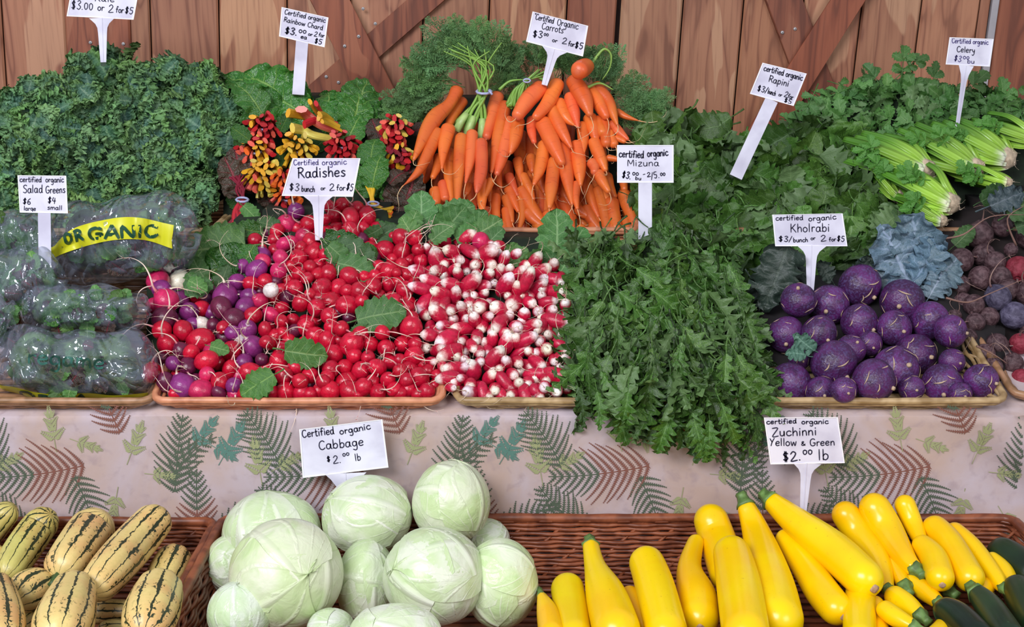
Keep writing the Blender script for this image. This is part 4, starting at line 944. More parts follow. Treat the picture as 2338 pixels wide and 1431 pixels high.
z3([(1500, 885, 112), (1560, 1150, 145), (1620, 1560, 160)], 'large smooth zucchini leaning in front of the dull-gold one', dY=-.04, col=(1.02, 1.0, .9))
z3([(1600, 625, 55), (1680, 830, 95), (1770, 1150, 150), (1840, 1470, 165)], 'long tapering zucchini with a bright highlight near its base', stem=0, dY=-.0, col=(1, .98, .9))
z4([(165, 600, 60), (330, 740, 95), (600, 950, 128), (850, 1185, 128)], 'big zucchini sprawled diagonally below the zucchini sign', stem=0, scar=-1, dY=-.03, col=(1.0, 1.02, .95))
z4([(240, 820, 60), (400, 1040, 95), (520, 1220, 112), (650, 1370, 105)], 'zucchini under the sprawled one with a pink-grey blossom scar', scar=-1, dY=.02, col=(1, 1, .9))
z4([(610, 622, 88), (740, 820, 92), (880, 1000, 70), (935, 1190, 40)], 'orange-gold zucchini bending down to a green stem', stem=-1, dY=.03, col=(.98, .86, .8))
z4([(800, 565, 95), (920, 790, 108), (1050, 990, 72), (1120, 1060, 52)], 'thick zucchini with its stem end down, third from the right back', stem=-1, dY=.01, col=(1, .90, .85))
z4([(1020, 572, 70), (1100, 760, 62), (1165, 910, 38)], 'slim bowling-pin zucchini with a green stem at its foot', stem=-1, dY=.01, col=(1, .93, .85))
z4([(1120, 860, 60), (1230, 980, 90), (1290, 1160, 90)], 'short round-ended zucchini beneath the bowling-pin one', scar=-1, dY=.0, col=(1.02, .95, .85))
z4([(1190, 740, 80), (1330, 880, 92), (1500, 1165, 98)], 'stout zucchini with a pink scar, right of the round-ended one', scar=-1, dY=.01, col=(1, .94, .85))
z4([(1330, 775, 60), (1480, 910, 68), (1640, 1110, 58), (1690, 1180, 36)], 'slender zucchini ending in a dark green stem', stem=-1, dY=.03, col=(1, .9, .8))
z4([(1590, 960, 40), (1700, 1080, 60), (1755, 1255, 40)], 'thin outermost zucchini at the far right', dY=.04, col=(1, .93, .85))
z4([(760, 1150, 90), (750, 1330, 105), (750, 1560, 105)], 'upright zucchini under the end of the sprawled one', dY=.02, col=(1, .97, .9))
z4([(850, 1250, 50), (870, 1380, 60), (900, 1560, 60)], 'narrow zucchini in the gap at the bottom', dY=.04, col=(1, .9, .8))
z4([(930, 1200, 70), (1050, 1280, 72), (1150, 1360, 50)], 'small zucchini with its green stem turned out, lower middle', stem=-1, dY=.03, col=(1, .93, .85))
z4([(1060, 1110, 60), (1180, 1200, 64), (1270, 1275, 42)], 'small zucchini crossing under the round-ended one', stem=-1, dY=.04, col=(1, .9, .85))
z4([(880, 1290, 60), (990, 1370, 64), (1110, 1430, 44)], 'lowest small zucchini with a bright green stem', stem=-1, dY=.0, col=(1, .95, .85))
z4([(930, 950, 45), (990, 1060, 52), (1050, 1170, 48)], 'shaded zucchini with a fat curled green stem', stem=-1, dY=.035, col=(1, .88, .8))
z4([(1190, 1060, 50), (1260, 1130, 52), (1330, 1185, 50)], 'hidden zucchini with a thick pale-green stem', stem=-1, dY=.045, col=(1, .9, .8))
z4([(1480, 1230, 60), (1560, 1180, 62), (1620, 1120, 40)], 'stub of a zucchini behind the green ones', dY=.05, col=(1, .85, .8))
z4([(1250, 1400, 80), (1330, 1440, 90), (1200, 1560, 90)], 'yellow zucchini at the bottom beside the dark green one', dY=.02, col=(1, .95, .85))
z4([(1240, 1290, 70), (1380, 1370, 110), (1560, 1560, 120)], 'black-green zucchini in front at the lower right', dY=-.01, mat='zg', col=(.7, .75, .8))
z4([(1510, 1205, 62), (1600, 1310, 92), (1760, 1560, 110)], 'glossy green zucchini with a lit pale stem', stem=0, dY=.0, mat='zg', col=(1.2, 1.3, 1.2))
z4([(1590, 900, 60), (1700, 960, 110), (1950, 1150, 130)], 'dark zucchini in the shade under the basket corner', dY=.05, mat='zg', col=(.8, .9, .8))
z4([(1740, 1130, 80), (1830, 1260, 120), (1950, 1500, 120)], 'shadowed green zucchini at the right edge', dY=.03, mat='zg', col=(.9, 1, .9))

# ---------------------------------------------------------------- carrots
t = NT('carrot_skin', .36, .5); u, v, _ = t.sep(t.tc('UV')); nz = t.noise(10, 3, .3, t.seedv()); rg = t.noise(1.0, 3, .2, t.comb(t.math('MULTIPLY', u, 3.0), t.math('MULTIPLY', v, 42.0), t.math('MULTIPLY', t.oi(), 50.0)))
c = t.mix(t.step(nz, .35, .65), rgb(238, 124, 50), rgb(226, 100, 44)); c = t.mix(t.math('MULTIPLY', t.step(rg, .58, .72), .45), c, rgb(182, 70, 34)); c = t.mix(t.math('MULTIPLY', t.step(v, .86, 1.0), .5), c, rgb(214, 130, 90))
t.color(c, True); t.sss(.1, .006); t.bump(rg, .22, .0018); M['carrot'] = t.m
def crr(txt, k, ox, oy, dY=0.0):
    out = []
    for it in txt.split(';'):
        a, rr_ = it.split('|'); q = [float(z) for z in a.replace(' ', ',').split(',')]; rs = [float(z) for z in rr_.split(',')]
        out.append(([(ox+q[i]/k, oy+q[i+1]/k) for i in range(0, len(q), 2)], [z/k for z in rs], dY))
    return out
CA = crr('480,75 400,220 280,330 180,500 90,700|66,50,74,58,14;310,430 225,620 130,800 5,915|56,52,36,4;400,395 350,590 335,775|66,50,10;505,475 482,760 465,1110|58,52,18;670,520 675,760 650,900 632,985|58,56,44,12;595,445 580,680 538,900|52,46,9', 3.766, 920, 180, -.035)
CA += crr('690,860 680,1190|50,16;400,600 400,850 425,1090|48,48,16;310,650 250,860|46,22;190,700 160,930|46,18;530,170 430,320 380,430|46,44,30;820,120 760,320 715,520|60,56,36;880,200 820,500 760,810|62,56,14;920,330 870,600 805,830|54,60,24;990,330 955,520 922,645|64,62,16;1115,330 1130,555|50,20;270,940 280,1090|56,40;340,880 370,1050|50,40;760,860 700,1020|40,20;560,900 540,1000|40,20', 3.766, 920, 180, .0)
CB = crr('410,205 330,370 225,495|56,52,32;300,240 180,350 90,490|58,66,42;500,180 590,330 645,475|56,66,20', 3.25, 1150, 120, -.035)
CB += crr('485,305 520,430 553,562|48,48,10;400,350 460,480 525,540|50,42,6;660,235 770,350 810,450 845,540|54,46,36,8;640,260 720,400 768,490|50,50,26;340,400 430,580 503,710|56,50,12;275,490 365,680 440,835|60,60,26', 3.25, 1150, 120, -.02)
CB += crr('310,660 270,860 222,985|56,44,12;380,780 355,1000 338,1160|50,50,16;430,640 470,920 508,1130|54,50,9;540,660 560,860 572,990|58,52,12;545,960 548,1165|38,12;630,460 670,580 688,678|52,50,9;580,520 590,640 592,750|45,42,10;660,640 720,790 760,880|50,46,16;740,480 765,700|50,40;830,430 900,472 1000,505|28,24,4;790,510 860,590 928,650|38,34,12;770,580 830,700|40,32;820,630 905,665|26,14;760,780 850,795|26,14;640,800 672,905|44,26;690,880 785,1040|46,20;700,480 745,620|50,44', 3.25, 1150, 120, .0)
CB += crr('270,900 302,1045|42,12;30,900 105,1065|38,10;130,900 225,1100|44,14;120,1000 240,1200 308,1270|48,46,14;30,1000 112,1185|40,14;10,1060 65,1265|38,14;20,1150 62,1375|42,20;125,1060 112,1330|34,10;160,1170 298,1300|48,26;420,1080 520,1310|46,18;500,1200 488,1375|42,22;540,1150 645,1230|44,18;600,1140 735,1345|50,20;690,1000 775,1350|50,34;790,1080 845,1340|62,46;880,1030 985,1350|58,30;620,980 705,1225|44,12;390,980 500,1140|44,12;720,1000 812,1160|42,12;100,780 135,965|38,10;200,760 215,895|42,18;-60,820 -20,1010|40,12;-130,900 -100,1110|36,12;-200,960 -150,1200|40,12;-60,1050 -40,1290|44,18;-250,1000 -215,1250|40,16;-120,1150 -85,1370|42,18;320,1180 380,1350|48,26;240,1240 330,1370|46,26;680,1230 640,1370|46,28;900,1230 930,1370|46,30;560,1290 610,1380|46,28;-10,1260 0,1380|44,28;760,900 830,1080|46,18;870,870 900,1030|40,24;450,900 400,1060|40,14;620,900 600,1050|40,14;-190,1200 -160,1360|44,20;380,1240 440,1380|44,24;830,1250 800,1390|50,34', 3.25, 1150, 120, .05)
rc_ = random.Random(11)
for _ in range(105):
    x_, y_ = rc_.uniform(985, 1440), rc_.uniform(235, 470); dx_ = (x_-1215)*.16+rc_.gauss(0, 14); L_ = rc_.uniform(80, 120)
    if (y_ < 370 and x_ > 1390) or (y_ < 290 and x_ < 1050): continue
    CB.append(([(x_, y_), (x_+dx_*.4, y_+L_*.5), (min(x_+dx_, 1462), min(y_+L_, 532))], [15, 14, 3], .085))
car_items = []
for pts, rs, dY in CA+CB:
    # resample radii to points
    P = []
    for i, (x, y) in enumerate(pts):
        Y = Yup(y)+dY+.01*(1-i/(len(pts)-1)); P.append([at(x, y, Y), rs[min(i, len(rs)-1)]*mpp(y, Y)])
    if len(P) == 2:
        mid = (P[0][0]+P[1][0])/2+Vector((R.gauss(0, .003), 0, 0)); P = [P[0], [mid, P[0][1]*.82+P[1][1]*.1], P[1]]
    e = empty('carrot', P[len(P)//2][0], cat='carrot', group='orange carrots in the heaped carrot tray')
    v = R.uniform(.85, 1.08)*(.82 if dY > .04 else 1); pk = R.random() < .22  # carrots set deeper get a darker tint standing in for shadow
    ph = [R.uniform(0, 6) for _ in range(3)]
    o, pp, rd = swept('taproot', P, M['carrot'], e, e.location, 16, 24, .75, .8, lambda th, vv: 1+.025*math.sin(3*th+ph[0]+vv*4)+.018*math.sin(vv*26+ph[1]), (v, v*(.88 if pk else 1.0), v*(1.5 if pk else 1.0)))
    rr_ = link('root_hair', R.choice(RC), e, pp[-1]-e.location); d = (pp[-1]-pp[-4]).normalized()
    rr_.scale = (.0115, .0115, R.uniform(.010, .019)); rr_.rotation_mode = 'QUATERNION'; rr_.rotation_quaternion = orient(d, R.uniform(0, 6))
    car_items.append((e, pts[0][0], pts[0][1], 'pinkish carrot' if pk else 'orange carrot'))
# the carrot lying on top, its broad end towards the viewer
e = empty('carrot', at(1326, 160, 2.56), cat='carrot', group='orange carrots in the heaped carrot tray'); Pq = [(at(1343, 148, 2.615), .0155), (at(1331, 156, 2.58), .0188), (at(1318, 164, 2.545), .0180)]
swept('taproot', Pq, M['carrot'], e, e.location, 22, 24, 1, .75, lambda th, vv: 1+.03*math.sin(3*th), (1, .92, 1.1))
row_labels(car_items, 46, '{d} whose thick end is {n} from the left in the {r} row')
e['label'] = 'carrot perched highest, its broad blunt end facing out'
# ---------------------------------------------------------------- leaf blades
def blade(b, L, W, nu, nv, outline, fold=.25, curl=.5, ruf=(0, 0), seed=0, sweep=0.0, T=None, mi=0, hf=0.0, side=0.0, uvs=True, stem=0.0, stem_r=.012, hq=7.0):
    rr = random.Random(seed); ph = [rr.uniform(0, 6.28) for _ in range(6)]; V = []; U = []
    for i in range(nu+1):
        u = i/nu
        for j in range(-nv, nv+1):
            s = j/nv; a = abs(s); hw = W*outline(u, ph)
            x = s*hw; y = u*L+a*hw*sweep; z = fold*a*hw
            z += ruf[0]*L*a**1.6*math.sin(ruf[1]*u*6.28+ph[0]+(1.7 if s > 0 else 0))
            if hf:
                q = Vector((x*hq/L+ph[1], y*hq*1.25/L, ph[2])); n1 = mn.noise_vector(q*1.0); n2 = mn.noise_vector(q*2.3)
                k = hf*L*(.25+.9*a*a+.5*u*u); d = (n1*.95+n2*.55)*k; x += d.x*.8; y += d.y*.8; z += d.z*1.6
            th = curl*u; yy = math.sin(th)/max(curl, 1e-3)*y/max(u, 1e-6) if u > 0 and curl else y; zz = -(1-math.cos(th))/max(curl, 1e-3)*L if curl else 0
            x += side*u*u*L
            V.append(Vector((x, yy, z+zz))); U.append((u, (s+1)/2))
    m = 2*nv+1; Fc = [(i*m+j, i*m+j+1, (i+1)*m+j+1, (i+1)*m+j) for i in range(nu) for j in range(m-1)]
    UU = [];
    for f in Fc: UU += [U[q] for q in f]
    if T: V = [T @ v for v in V]
    b.add(V, Fc, mi, UU)
    if stem:
        P = [Vector((0, -stem*(1-k/4), -.15*stem*math.sin(k/4*3.14))) for k in range(5)]
        if T: P = [T @ p for p in P]
        b.tube(P, [stem_r*1.3, stem_r*1.1, stem_r, stem_r*.9, stem_r*.7], 5, mi)
def o_oval(u, ph): return (math.sin(math.pi*min(1, u*.93+.07))**.6)*(1-.12*u)+.001
def o_round(u, ph): return (math.sin(math.pi*min(1, u*.9+.1))**.5)*(1+.07*math.sin(u*34+ph[3])+.05*math.sin(u*57+ph[4]))*(1 if u < .999 else .02)+.001
def o_rapini(u, ph):
    base = (math.sin(math.pi*min(1, (u**.8)*.94+.06))**.55); lob = 1-.28*(math.sin(u*19+ph[3])**2)*(u < .55)
    return base*lob*(1+.10*abs(math.sin(u*30+ph[4]))-.05)+.001
def o_mizuna(u, ph):
    n = 6.5; k = (u*n+ph[3]*.1) % 1; saw = 1-.72*k**1.3
    return (.16+.84*math.sin(math.pi*min(1, u**.8*.97+.03))**.8)*saw*(1-.15*u)+.002
def o_cel(u, ph):
    k = (u*4.2+.2) % 1; return (math.sin(math.pi*min(1, u**.9*.95+.05))**.7)*(1-.4*k)+.002
M['kale'] = None
def kale_mat():
    t = NT('curly_kale_leaf', .5, .45); u, v, _ = t.sep(t.tc('UV')); va = t.math('MULTIPLY', t.math('ABSOLUTE', t.math('SUBTRACT', v, .5)), 2.0)
    e = t.step(t.math('MAXIMUM', va, t.math('MULTIPLY', u, .95)), .3, 1.0); nz = t.noise(70, 3, .4, t.seedv())
    c = t.mix(e, rgb(66, 104, 78), rgb(122, 164, 92)); c = t.mix(t.math('MULTIPLY', t.step(nz, .35, .75), .5), c, rgb(60, 98, 66))
    mid = t.math('SUBTRACT', 1.0, t.step(va, .03, .12)); c = t.mix(t.math('MULTIPLY', mid, .5), c, rgb(130, 160, 120)); t.color(c, True); t.bump(nz, .4, .003); return t.m
M['kale'] = kale_mat()
M['rap'] = leaf_mat('rapini_leaf', rgb(90, 130, 52), rgb(50, 86, 34), rgb(120, 156, 96), .42, 6, .04, .22, under=rgb(124, 150, 108))
M['miz'] = leaf_mat('mizuna_leaf', rgb(84, 120, 48), rgb(46, 78, 32), rgb(118, 150, 92), .38, 6, .05, .22, under=rgb(112, 140, 90))
M['cel'] = leaf_mat('celery_leaf', rgb(98, 146, 74), rgb(66, 114, 56), rgb(130, 166, 106), .42, 5, .05, .25, under=rgb(130, 158, 110))
M['chard'] = leaf_mat('chard_leaf', rgb(74, 134, 48), rgb(38, 88, 36), rgb(140, 176, 90), .24, 6, .05, .2, blist=22, spec=.6)
M['chardr'] = leaf_mat('burgundy_chard_leaf', rgb(84, 66, 52), rgb(50, 44, 34), rgb(150, 40, 60), .3, 6, .07, .12, blist=22)
M['rleaf'] = leaf_mat('radish_leaf', rgb(92, 140, 68), rgb(58, 102, 50), rgb(150, 180, 120), .5, 6, .05, .25, under=rgb(140, 168, 120))
M['bleaf'] = leaf_mat('blue_grey_leaf', rgb(112, 136, 146), rgb(84, 110, 112), rgb(160, 178, 190), .45, 5, .06, .1)
M['frond'] = leaf_mat('carrot_frond', rgb(116, 156, 88), rgb(88, 130, 74), rgb(116, 156, 88), .6, 3, .01, .25)
M['rootb'] = plain('brown_root', rgb(140, 104, 92), .6)
M['cstem'] = plain('green_stalk', rgb(140, 176, 84), .4, .12, 50)
def bl(name, mat, *a, **k):
    b = MB(); blade(b, *a, **k); return mesh_of(b, name, mat)
KALE = [bl('kale_leaf', M['kale'], 1, .42+.04*(i % 3), 84, 11, o_oval, fold=.1, curl=.7+.2*(i % 3), seed=i, hf=.125+.015*(i % 3), ruf=(.05, 9), hq=11) for i in range(7)]
RAP = [bl('rapini_leaf', M['rap'], 1, R.uniform(.36, .5), 26, 5, o_rapini, fold=R.uniform(-.3, .5), curl=R.uniform(.3, 1.3), seed=i+20, ruf=(.05, R.uniform(1.5, 3)), hf=.05, sweep=.1, stem=.35, stem_r=.018, side=R.uniform(-.15, .15)) for i in range(9)]
MIZ = [bl('mizuna_leaf', M['miz'], 1, R.uniform(.17, .29), 52, 4, o_mizuna, fold=R.uniform(-.2, .7), curl=R.uniform(.1, 1.0), seed=i+40, ruf=(.03, 2), sweep=.8, hf=.04, stem=.3, stem_r=.014, side=R.uniform(-.2, .2)) for i in range(10)]
def comp(seed):
    b = MB(); rr = random.Random(seed); b.tube([(0, -.5, 0), (0, 0, .02), (0, .45, .0)], [.022, .018, .012], 5)
    for (y, a, L) in ((.45, 0, .6), (.35, .9, .5), (.35, -.9, .5), (.0, 1.1, .42), (.0, -1.1, .42)):
        T = Matrix.Translation((0, y, 0)) @ Matrix.Rotation(-a+rr.uniform(-.2, .2), 4, 'Z') @ Matrix.Rotation(rr.uniform(-.5, .5), 4, 'Y') @ Matrix.Rotation(rr.uniform(-.5, .4), 4, 'X')
        blade(b, L, L*.42, 16, 3, o_cel, fold=rr.uniform(-.3, .5), curl=rr.uniform(.2, 1), seed=seed*7+int(a*10), sweep=.6, T=T, hf=.05)
    return mesh_of(b, 'celery_leaf', M['cel'])
CEL = [comp(i+3) for i in range(6)]
CHD = [bl('chard_leaf', M['chard'], 1, R.uniform(.34, .46), 34, 9, o_oval, fold=R.uniform(-.1, .4), curl=R.uniform(.5, 1.3), seed=i+60, ruf=(.045, R.uniform(2, 4)), hf=.05, side=R.uniform(-.2, .2)) for i in range(6)]
CHR = [bl('chard_leaf', M['chardr'], 1, R.uniform(.34, .46), 30, 8, o_oval, fold=R.uniform(-.1, .5), curl=R.uniform(.5, 1.5), seed=i+70, ruf=(.06, 3.5), hf=.045) for i in range(3)]
RLF = [bl('radish_leaf', M['rleaf'], 1, R.uniform(.32, .42), 30, 6, o_round, fold=R.uniform(-.2, .4), curl=R.uniform(.3, 1.0), seed=i+80, ruf=(.03, 3), hf=.03, stem=.3, stem_r=.02) for i in range(5)]
BLF = [bl('kohlrabi_leaf', M['bleaf'], 1, R.uniform(.36, .46), 40, 7, o_rapini, fold=R.uniform(-.1, .3), curl=R.uniform(.3, .9), seed=i+95, ruf=(.06, 4), hf=.08, stem=.4, stem_r=.022) for i in range(4)]
def frond_mesh(seed):
    rr = random.Random(seed); b = MB(); n = 13; P = [Vector((0, 0, 0))]; d = Vector((0, 1, 0)); ax = Vector((rr.uniform(-1, 1), 0, 1)).normalized(); k = rr.uniform(-.7, .7)
    for i in range(n): d = (Matrix.Rotation(k/n*1.6, 3, ax) @ d); P.append(P[-1]+d/n)
    b.tube(P, [.011*(1-i/n*.75) for i in range(n+1)], 4)
    def bl2(p, dd, L, w):
        nx_ = dd.cross(Vector((rr.uniform(-1, 1), rr.uniform(-1, 1), 1))).normalized()*w
        b.add([p, p+dd*L*.5+nx_, p+dd*L, p+dd*L*.5-nx_], [(0, 1, 2, 3)], 0, [(0, .5), (.5, 1), (1, .5), (.5, 0)])
    for i in range(4, n+1):
        t_ = (P[i]-P[i-1]).normalized(); pl = .34*math.sin(math.pi*min(1, (i-3)/(n-1)*.9+.12))
        for sd in (-1, 1):
            dr = (Matrix.Rotation(sd*rr.uniform(.7, 1.1), 3, 'Z') @ t_+Vector((0, 0, rr.uniform(-.5, .5)))).normalized()
            q = P[i].copy(); m = 6; bl2(q, dr, pl, .010)
            for j in range(1, m):
                q = P[i]+dr*pl*j/m
                for s2 in (-1, 1):
                    d2 = (Matrix.Rotation(s2*rr.uniform(.6, 1.0), 3, 'Z') @ dr+Vector((0, 0, rr.uniform(-.4, .4)))).normalized(); bl2(q, d2, pl*.42*(1-j/m*.6), .014)
    return mesh_of(b, 'frond', M['frond'])
FRD = [frond_mesh(i) for i in range(6)]

def lmat(p, ydir, nrm, s, flip=False):
    y = ydir.normalized(); x = y.cross(nrm); x = x.normalized() if x.length > 1e-4 else y.orthogonal().normalized(); z = x.cross(y)
    return Matrix(((x.x*s, y.x*s, z.x*s, p.x), (x.y*s, y.y*s, z.y*s, p.y), (x.z*s, y.z*s, z.z*s, p.z), (0, 0, 0, 1)))
def put_leaf(me, name, parent, p, ydir, nrm, s, col=None):
    o = link(name, me, parent, None, col); o.matrix_local = Matrix.Translation(-wloc(parent)) @ lmat(p, ydir, nrm, s) if parent is not None else lmat(p, ydir, nrm, s); return o
def inpoly(x, y, P):
    c = False; j = len(P)-1
    for i in range(len(P)):
        if (P[i][1] > y) != (P[j][1] > y) and x < (P[j][0]-P[i][0])*(y-P[i][1])/(P[j][1]-P[i][1])+P[i][0]: c = not c
        j = i
    return c
def bed(label, P, Yf, off, mat, cell=22, name='dark_heap_filler'):
    """solid lumpy filler inside a heap; its dark colour paints the shade of the gaps"""
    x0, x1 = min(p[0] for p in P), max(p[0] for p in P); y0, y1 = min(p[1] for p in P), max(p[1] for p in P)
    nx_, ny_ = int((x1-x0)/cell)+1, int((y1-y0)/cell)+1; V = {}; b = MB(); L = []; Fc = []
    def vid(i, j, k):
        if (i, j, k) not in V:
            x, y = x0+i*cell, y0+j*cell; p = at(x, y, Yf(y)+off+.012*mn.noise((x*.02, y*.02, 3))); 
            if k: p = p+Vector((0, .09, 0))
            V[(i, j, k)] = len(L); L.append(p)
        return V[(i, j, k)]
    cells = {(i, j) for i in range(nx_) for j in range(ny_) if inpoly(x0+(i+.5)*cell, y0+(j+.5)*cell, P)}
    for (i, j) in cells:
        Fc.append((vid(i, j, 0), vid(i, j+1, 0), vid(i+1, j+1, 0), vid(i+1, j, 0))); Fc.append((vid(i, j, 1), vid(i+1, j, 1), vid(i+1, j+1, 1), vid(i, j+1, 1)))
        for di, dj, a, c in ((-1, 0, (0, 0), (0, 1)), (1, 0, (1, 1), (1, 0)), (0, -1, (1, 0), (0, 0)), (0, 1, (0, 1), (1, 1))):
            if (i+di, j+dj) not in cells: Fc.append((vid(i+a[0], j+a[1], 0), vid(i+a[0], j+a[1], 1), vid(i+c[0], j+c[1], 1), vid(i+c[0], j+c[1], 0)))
    b.add(L, Fc); o = b.build(name, mat, None, L[0]); tag(o, label, 'heap filler', kind='stuff'); return o
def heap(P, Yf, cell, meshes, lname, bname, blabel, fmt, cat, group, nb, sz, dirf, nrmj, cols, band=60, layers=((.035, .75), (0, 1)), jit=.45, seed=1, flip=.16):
    rr = random.Random(seed); x0, x1 = min(p[0] for p in P), max(p[0] for p in P); y0, y1 = min(p[1] for p in P), max(p[1] for p in P)
    pts = []
    for off, dk in layers:  # deeper layer tinted darker: shade inside the heap put into leaf colour
        y = y0; row = 0
        while y < y1:
            x = x0+(cell/2 if row % 2 else 0)
            while x < x1:
                xx, yy = x+rr.uniform(-jit, jit)*cell, y+rr.uniform(-jit, jit)*cell
                if inpoly(xx, yy, P): pts.append((xx, yy, off, dk))
                x += cell
            y += cell*.8; row += 1
    # bunch centres by farthest-point picking
    C = [rr.choice(pts)]
    while len(C) < nb: C.append(max(pts, key=lambda q: min((q[0]-c[0])**2+(q[1]-c[1])**2 for c in C)))
    E = []
    for c in C:
        e = empty(bname, at(c[0], c[1], Yf(c[1])+.03), cat=cat, group=group); E.append(e)
    for (x, y, off, dk) in pts:
        k = min(range(nb), key=lambda i: (C[i][0]-x)**2+(C[i][1]-y)**2)
        s = rr.uniform(*sz)*mpp(y, Yf(y)); dx, dy, bk = dirf(x, y, C[k], rr); d = idir(dx, dy, bk)
        n = (BK+Vector((rr.gauss(0, nrmj), rr.gauss(0, nrmj), rr.gauss(0, nrmj)+.15))).normalized()
        if rr.random() < flip: n = -n
        p = at(x, y, Yf(y)+off+rr.uniform(-.008, .008))-d*s*.5
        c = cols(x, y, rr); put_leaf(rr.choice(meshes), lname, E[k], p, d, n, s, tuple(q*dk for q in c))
    row_labels([(E[i], C[i][0], C[i][1], blabel) for i in range(nb)], band, fmt)
    return E
def vary(r, a=.75, b=1.2, blue=.1):
    v = r.uniform(a, b); return (v*r.uniform(.9, 1.1), v, v*r.uniform(.9, 1.1+blue))

# ---- curly kale
PK = [(-80, 270), (0, 232), (60, 195), (110, 165), (170, 145), (215, 128), (300, 128), (400, 145), (470, 165), (520, 200), (540, 260), (530, 330), (495, 400), (492, 470), (450, 495), (380, 470), (330, 520), (-80, 600)]
bed('dark filler mass for inner leaves and shade of the curly kale heap', [(-80, 300), (60, 230), (220, 160), (440, 180), (510, 260), (490, 470), (350, 520), (-80, 620)], Yup, .05, M['dbed'])
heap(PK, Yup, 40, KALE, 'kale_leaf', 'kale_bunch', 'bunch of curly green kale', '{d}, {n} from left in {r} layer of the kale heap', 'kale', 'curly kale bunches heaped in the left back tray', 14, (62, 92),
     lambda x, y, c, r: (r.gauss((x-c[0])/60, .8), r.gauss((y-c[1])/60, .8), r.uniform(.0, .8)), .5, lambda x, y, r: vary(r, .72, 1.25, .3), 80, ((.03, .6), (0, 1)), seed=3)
# ---- rapini
PR = [(1445, 330), (1500, 285), (1570, 275), (1620, 290), (1690, 318), (1770, 330), (1840, 290), (1930, 290), (1990, 330), (2010, 400), (2050, 470), (2065, 540), (2040, 620), (1960, 640), (1860, 640), (1780, 700), (1700, 690), (1650, 630), (1560, 590), (1490, 570), (1470, 480), (1450, 400)]
bed('dark filler mass for inner leaves and shade of the rapini heap', [(1460, 340), (1560, 310), (1700, 345), (1850, 320), (1990, 350), (2050, 600), (1900, 660), (1760, 720), (1640, 650), (1470, 570)], Yup, .05, M['dbed'])
def Yrap(py): return Yup(py)-.055*min(max((py-440)/80, 0), 1)
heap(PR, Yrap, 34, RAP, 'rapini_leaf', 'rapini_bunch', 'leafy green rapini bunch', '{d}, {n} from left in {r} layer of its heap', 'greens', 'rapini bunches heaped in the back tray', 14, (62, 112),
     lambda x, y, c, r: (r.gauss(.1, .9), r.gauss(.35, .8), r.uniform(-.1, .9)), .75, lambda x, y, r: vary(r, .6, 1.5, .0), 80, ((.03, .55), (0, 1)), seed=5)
# ---- celery leaves region belongs to the celery bunches below
PC = [(1805, 290), (1830, 240), (1900, 215), (1970, 195), (2060, 185), (2130, 200), (2190, 215), (2260, 210), (2330, 225), (2400, 250), (2400, 320), (2300, 300), (2200, 310), (2100, 320), (2020, 330), (1930, 340), (1850, 330)]
bed('dark filler mass for inner leaves and shade of the celery tops', [(1830, 290), (1900, 240), (2060, 215), (2250, 240), (2400, 270), (2400, 520), (2060, 520), (1960, 360)], Yup, .05, M['dbed'])
heap(PC, lambda py: Yup(py)+.03, 30, CEL, 'celery_leaf', 'celery_spray', 'spray of toothed celery leaves', '{d}, {n} from left in {r} row by the wall', 'celery', 'celery leaf sprays along the back wall', 9, (50, 78),
     lambda x, y, c, r: (r.gauss(-.35, .8), r.gauss(-.1, .7), r.uniform(-.1, .8)), .5, lambda x, y, r: vary(r, .8, 1.35, .0), 60, seed=7)
put_list = [(2060, 160, 60, .1, -1), (2075, 150, 50, .8, -.5), (2010, 195, 60, -.6, -.8), (2125, 195, 55, .3, -.9), (2205, 215, 70, .5, -.6)]
ez = empty('celery_spray', at(2055, 200, 2.66), label='upright celery sprig poking highest against the wall boards', cat='celery')
for i, (x, y, s, dx, dy) in enumerate(put_list): put_leaf(CEL[i % 6], 'celery_leaf', ez, at(x, y, 2.66), idir(dx, dy, .1), BK, s*mpp(y, 2.66), vary(R))
# ---- mizuna, spilling over the tray rim
def Ymz(py): k = min(max((py-820)/90, 0), 1); return (Ymid(min(py, 900))-.012)*(1-k)+1.878*k
PM = [(1300, 575), (1350, 550), (1430, 555), (1520, 560), (1620, 545), (1670, 590), (1695, 650), (1720, 740), (1762, 810), (1745, 900), (1712, 990), (1640, 1010), (1560, 1005), (1480, 975), (1400, 950), (1320, 935), (1292, 860), (1290, 760), (1298, 660)]
bed('dark filler mass for inner stems and shade of the jagged greens', [(1315, 590), (1620, 580), (1690, 700), (1730, 830), (1690, 915), (1350, 905), (1310, 700)], Ymid, .04, M['dbed'])
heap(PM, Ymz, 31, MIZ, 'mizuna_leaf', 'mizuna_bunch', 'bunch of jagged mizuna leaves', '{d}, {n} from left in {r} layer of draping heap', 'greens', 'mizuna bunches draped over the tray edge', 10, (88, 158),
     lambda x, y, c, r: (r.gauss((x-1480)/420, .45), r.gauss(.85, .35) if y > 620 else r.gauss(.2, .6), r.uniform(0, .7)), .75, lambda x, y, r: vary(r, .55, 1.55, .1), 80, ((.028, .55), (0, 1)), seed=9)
ez = empty('mizuna_bunch', at(1500, 660, 2.10), label='large bright serrated mizuna leaves lying on top of the draping heap', cat='greens')
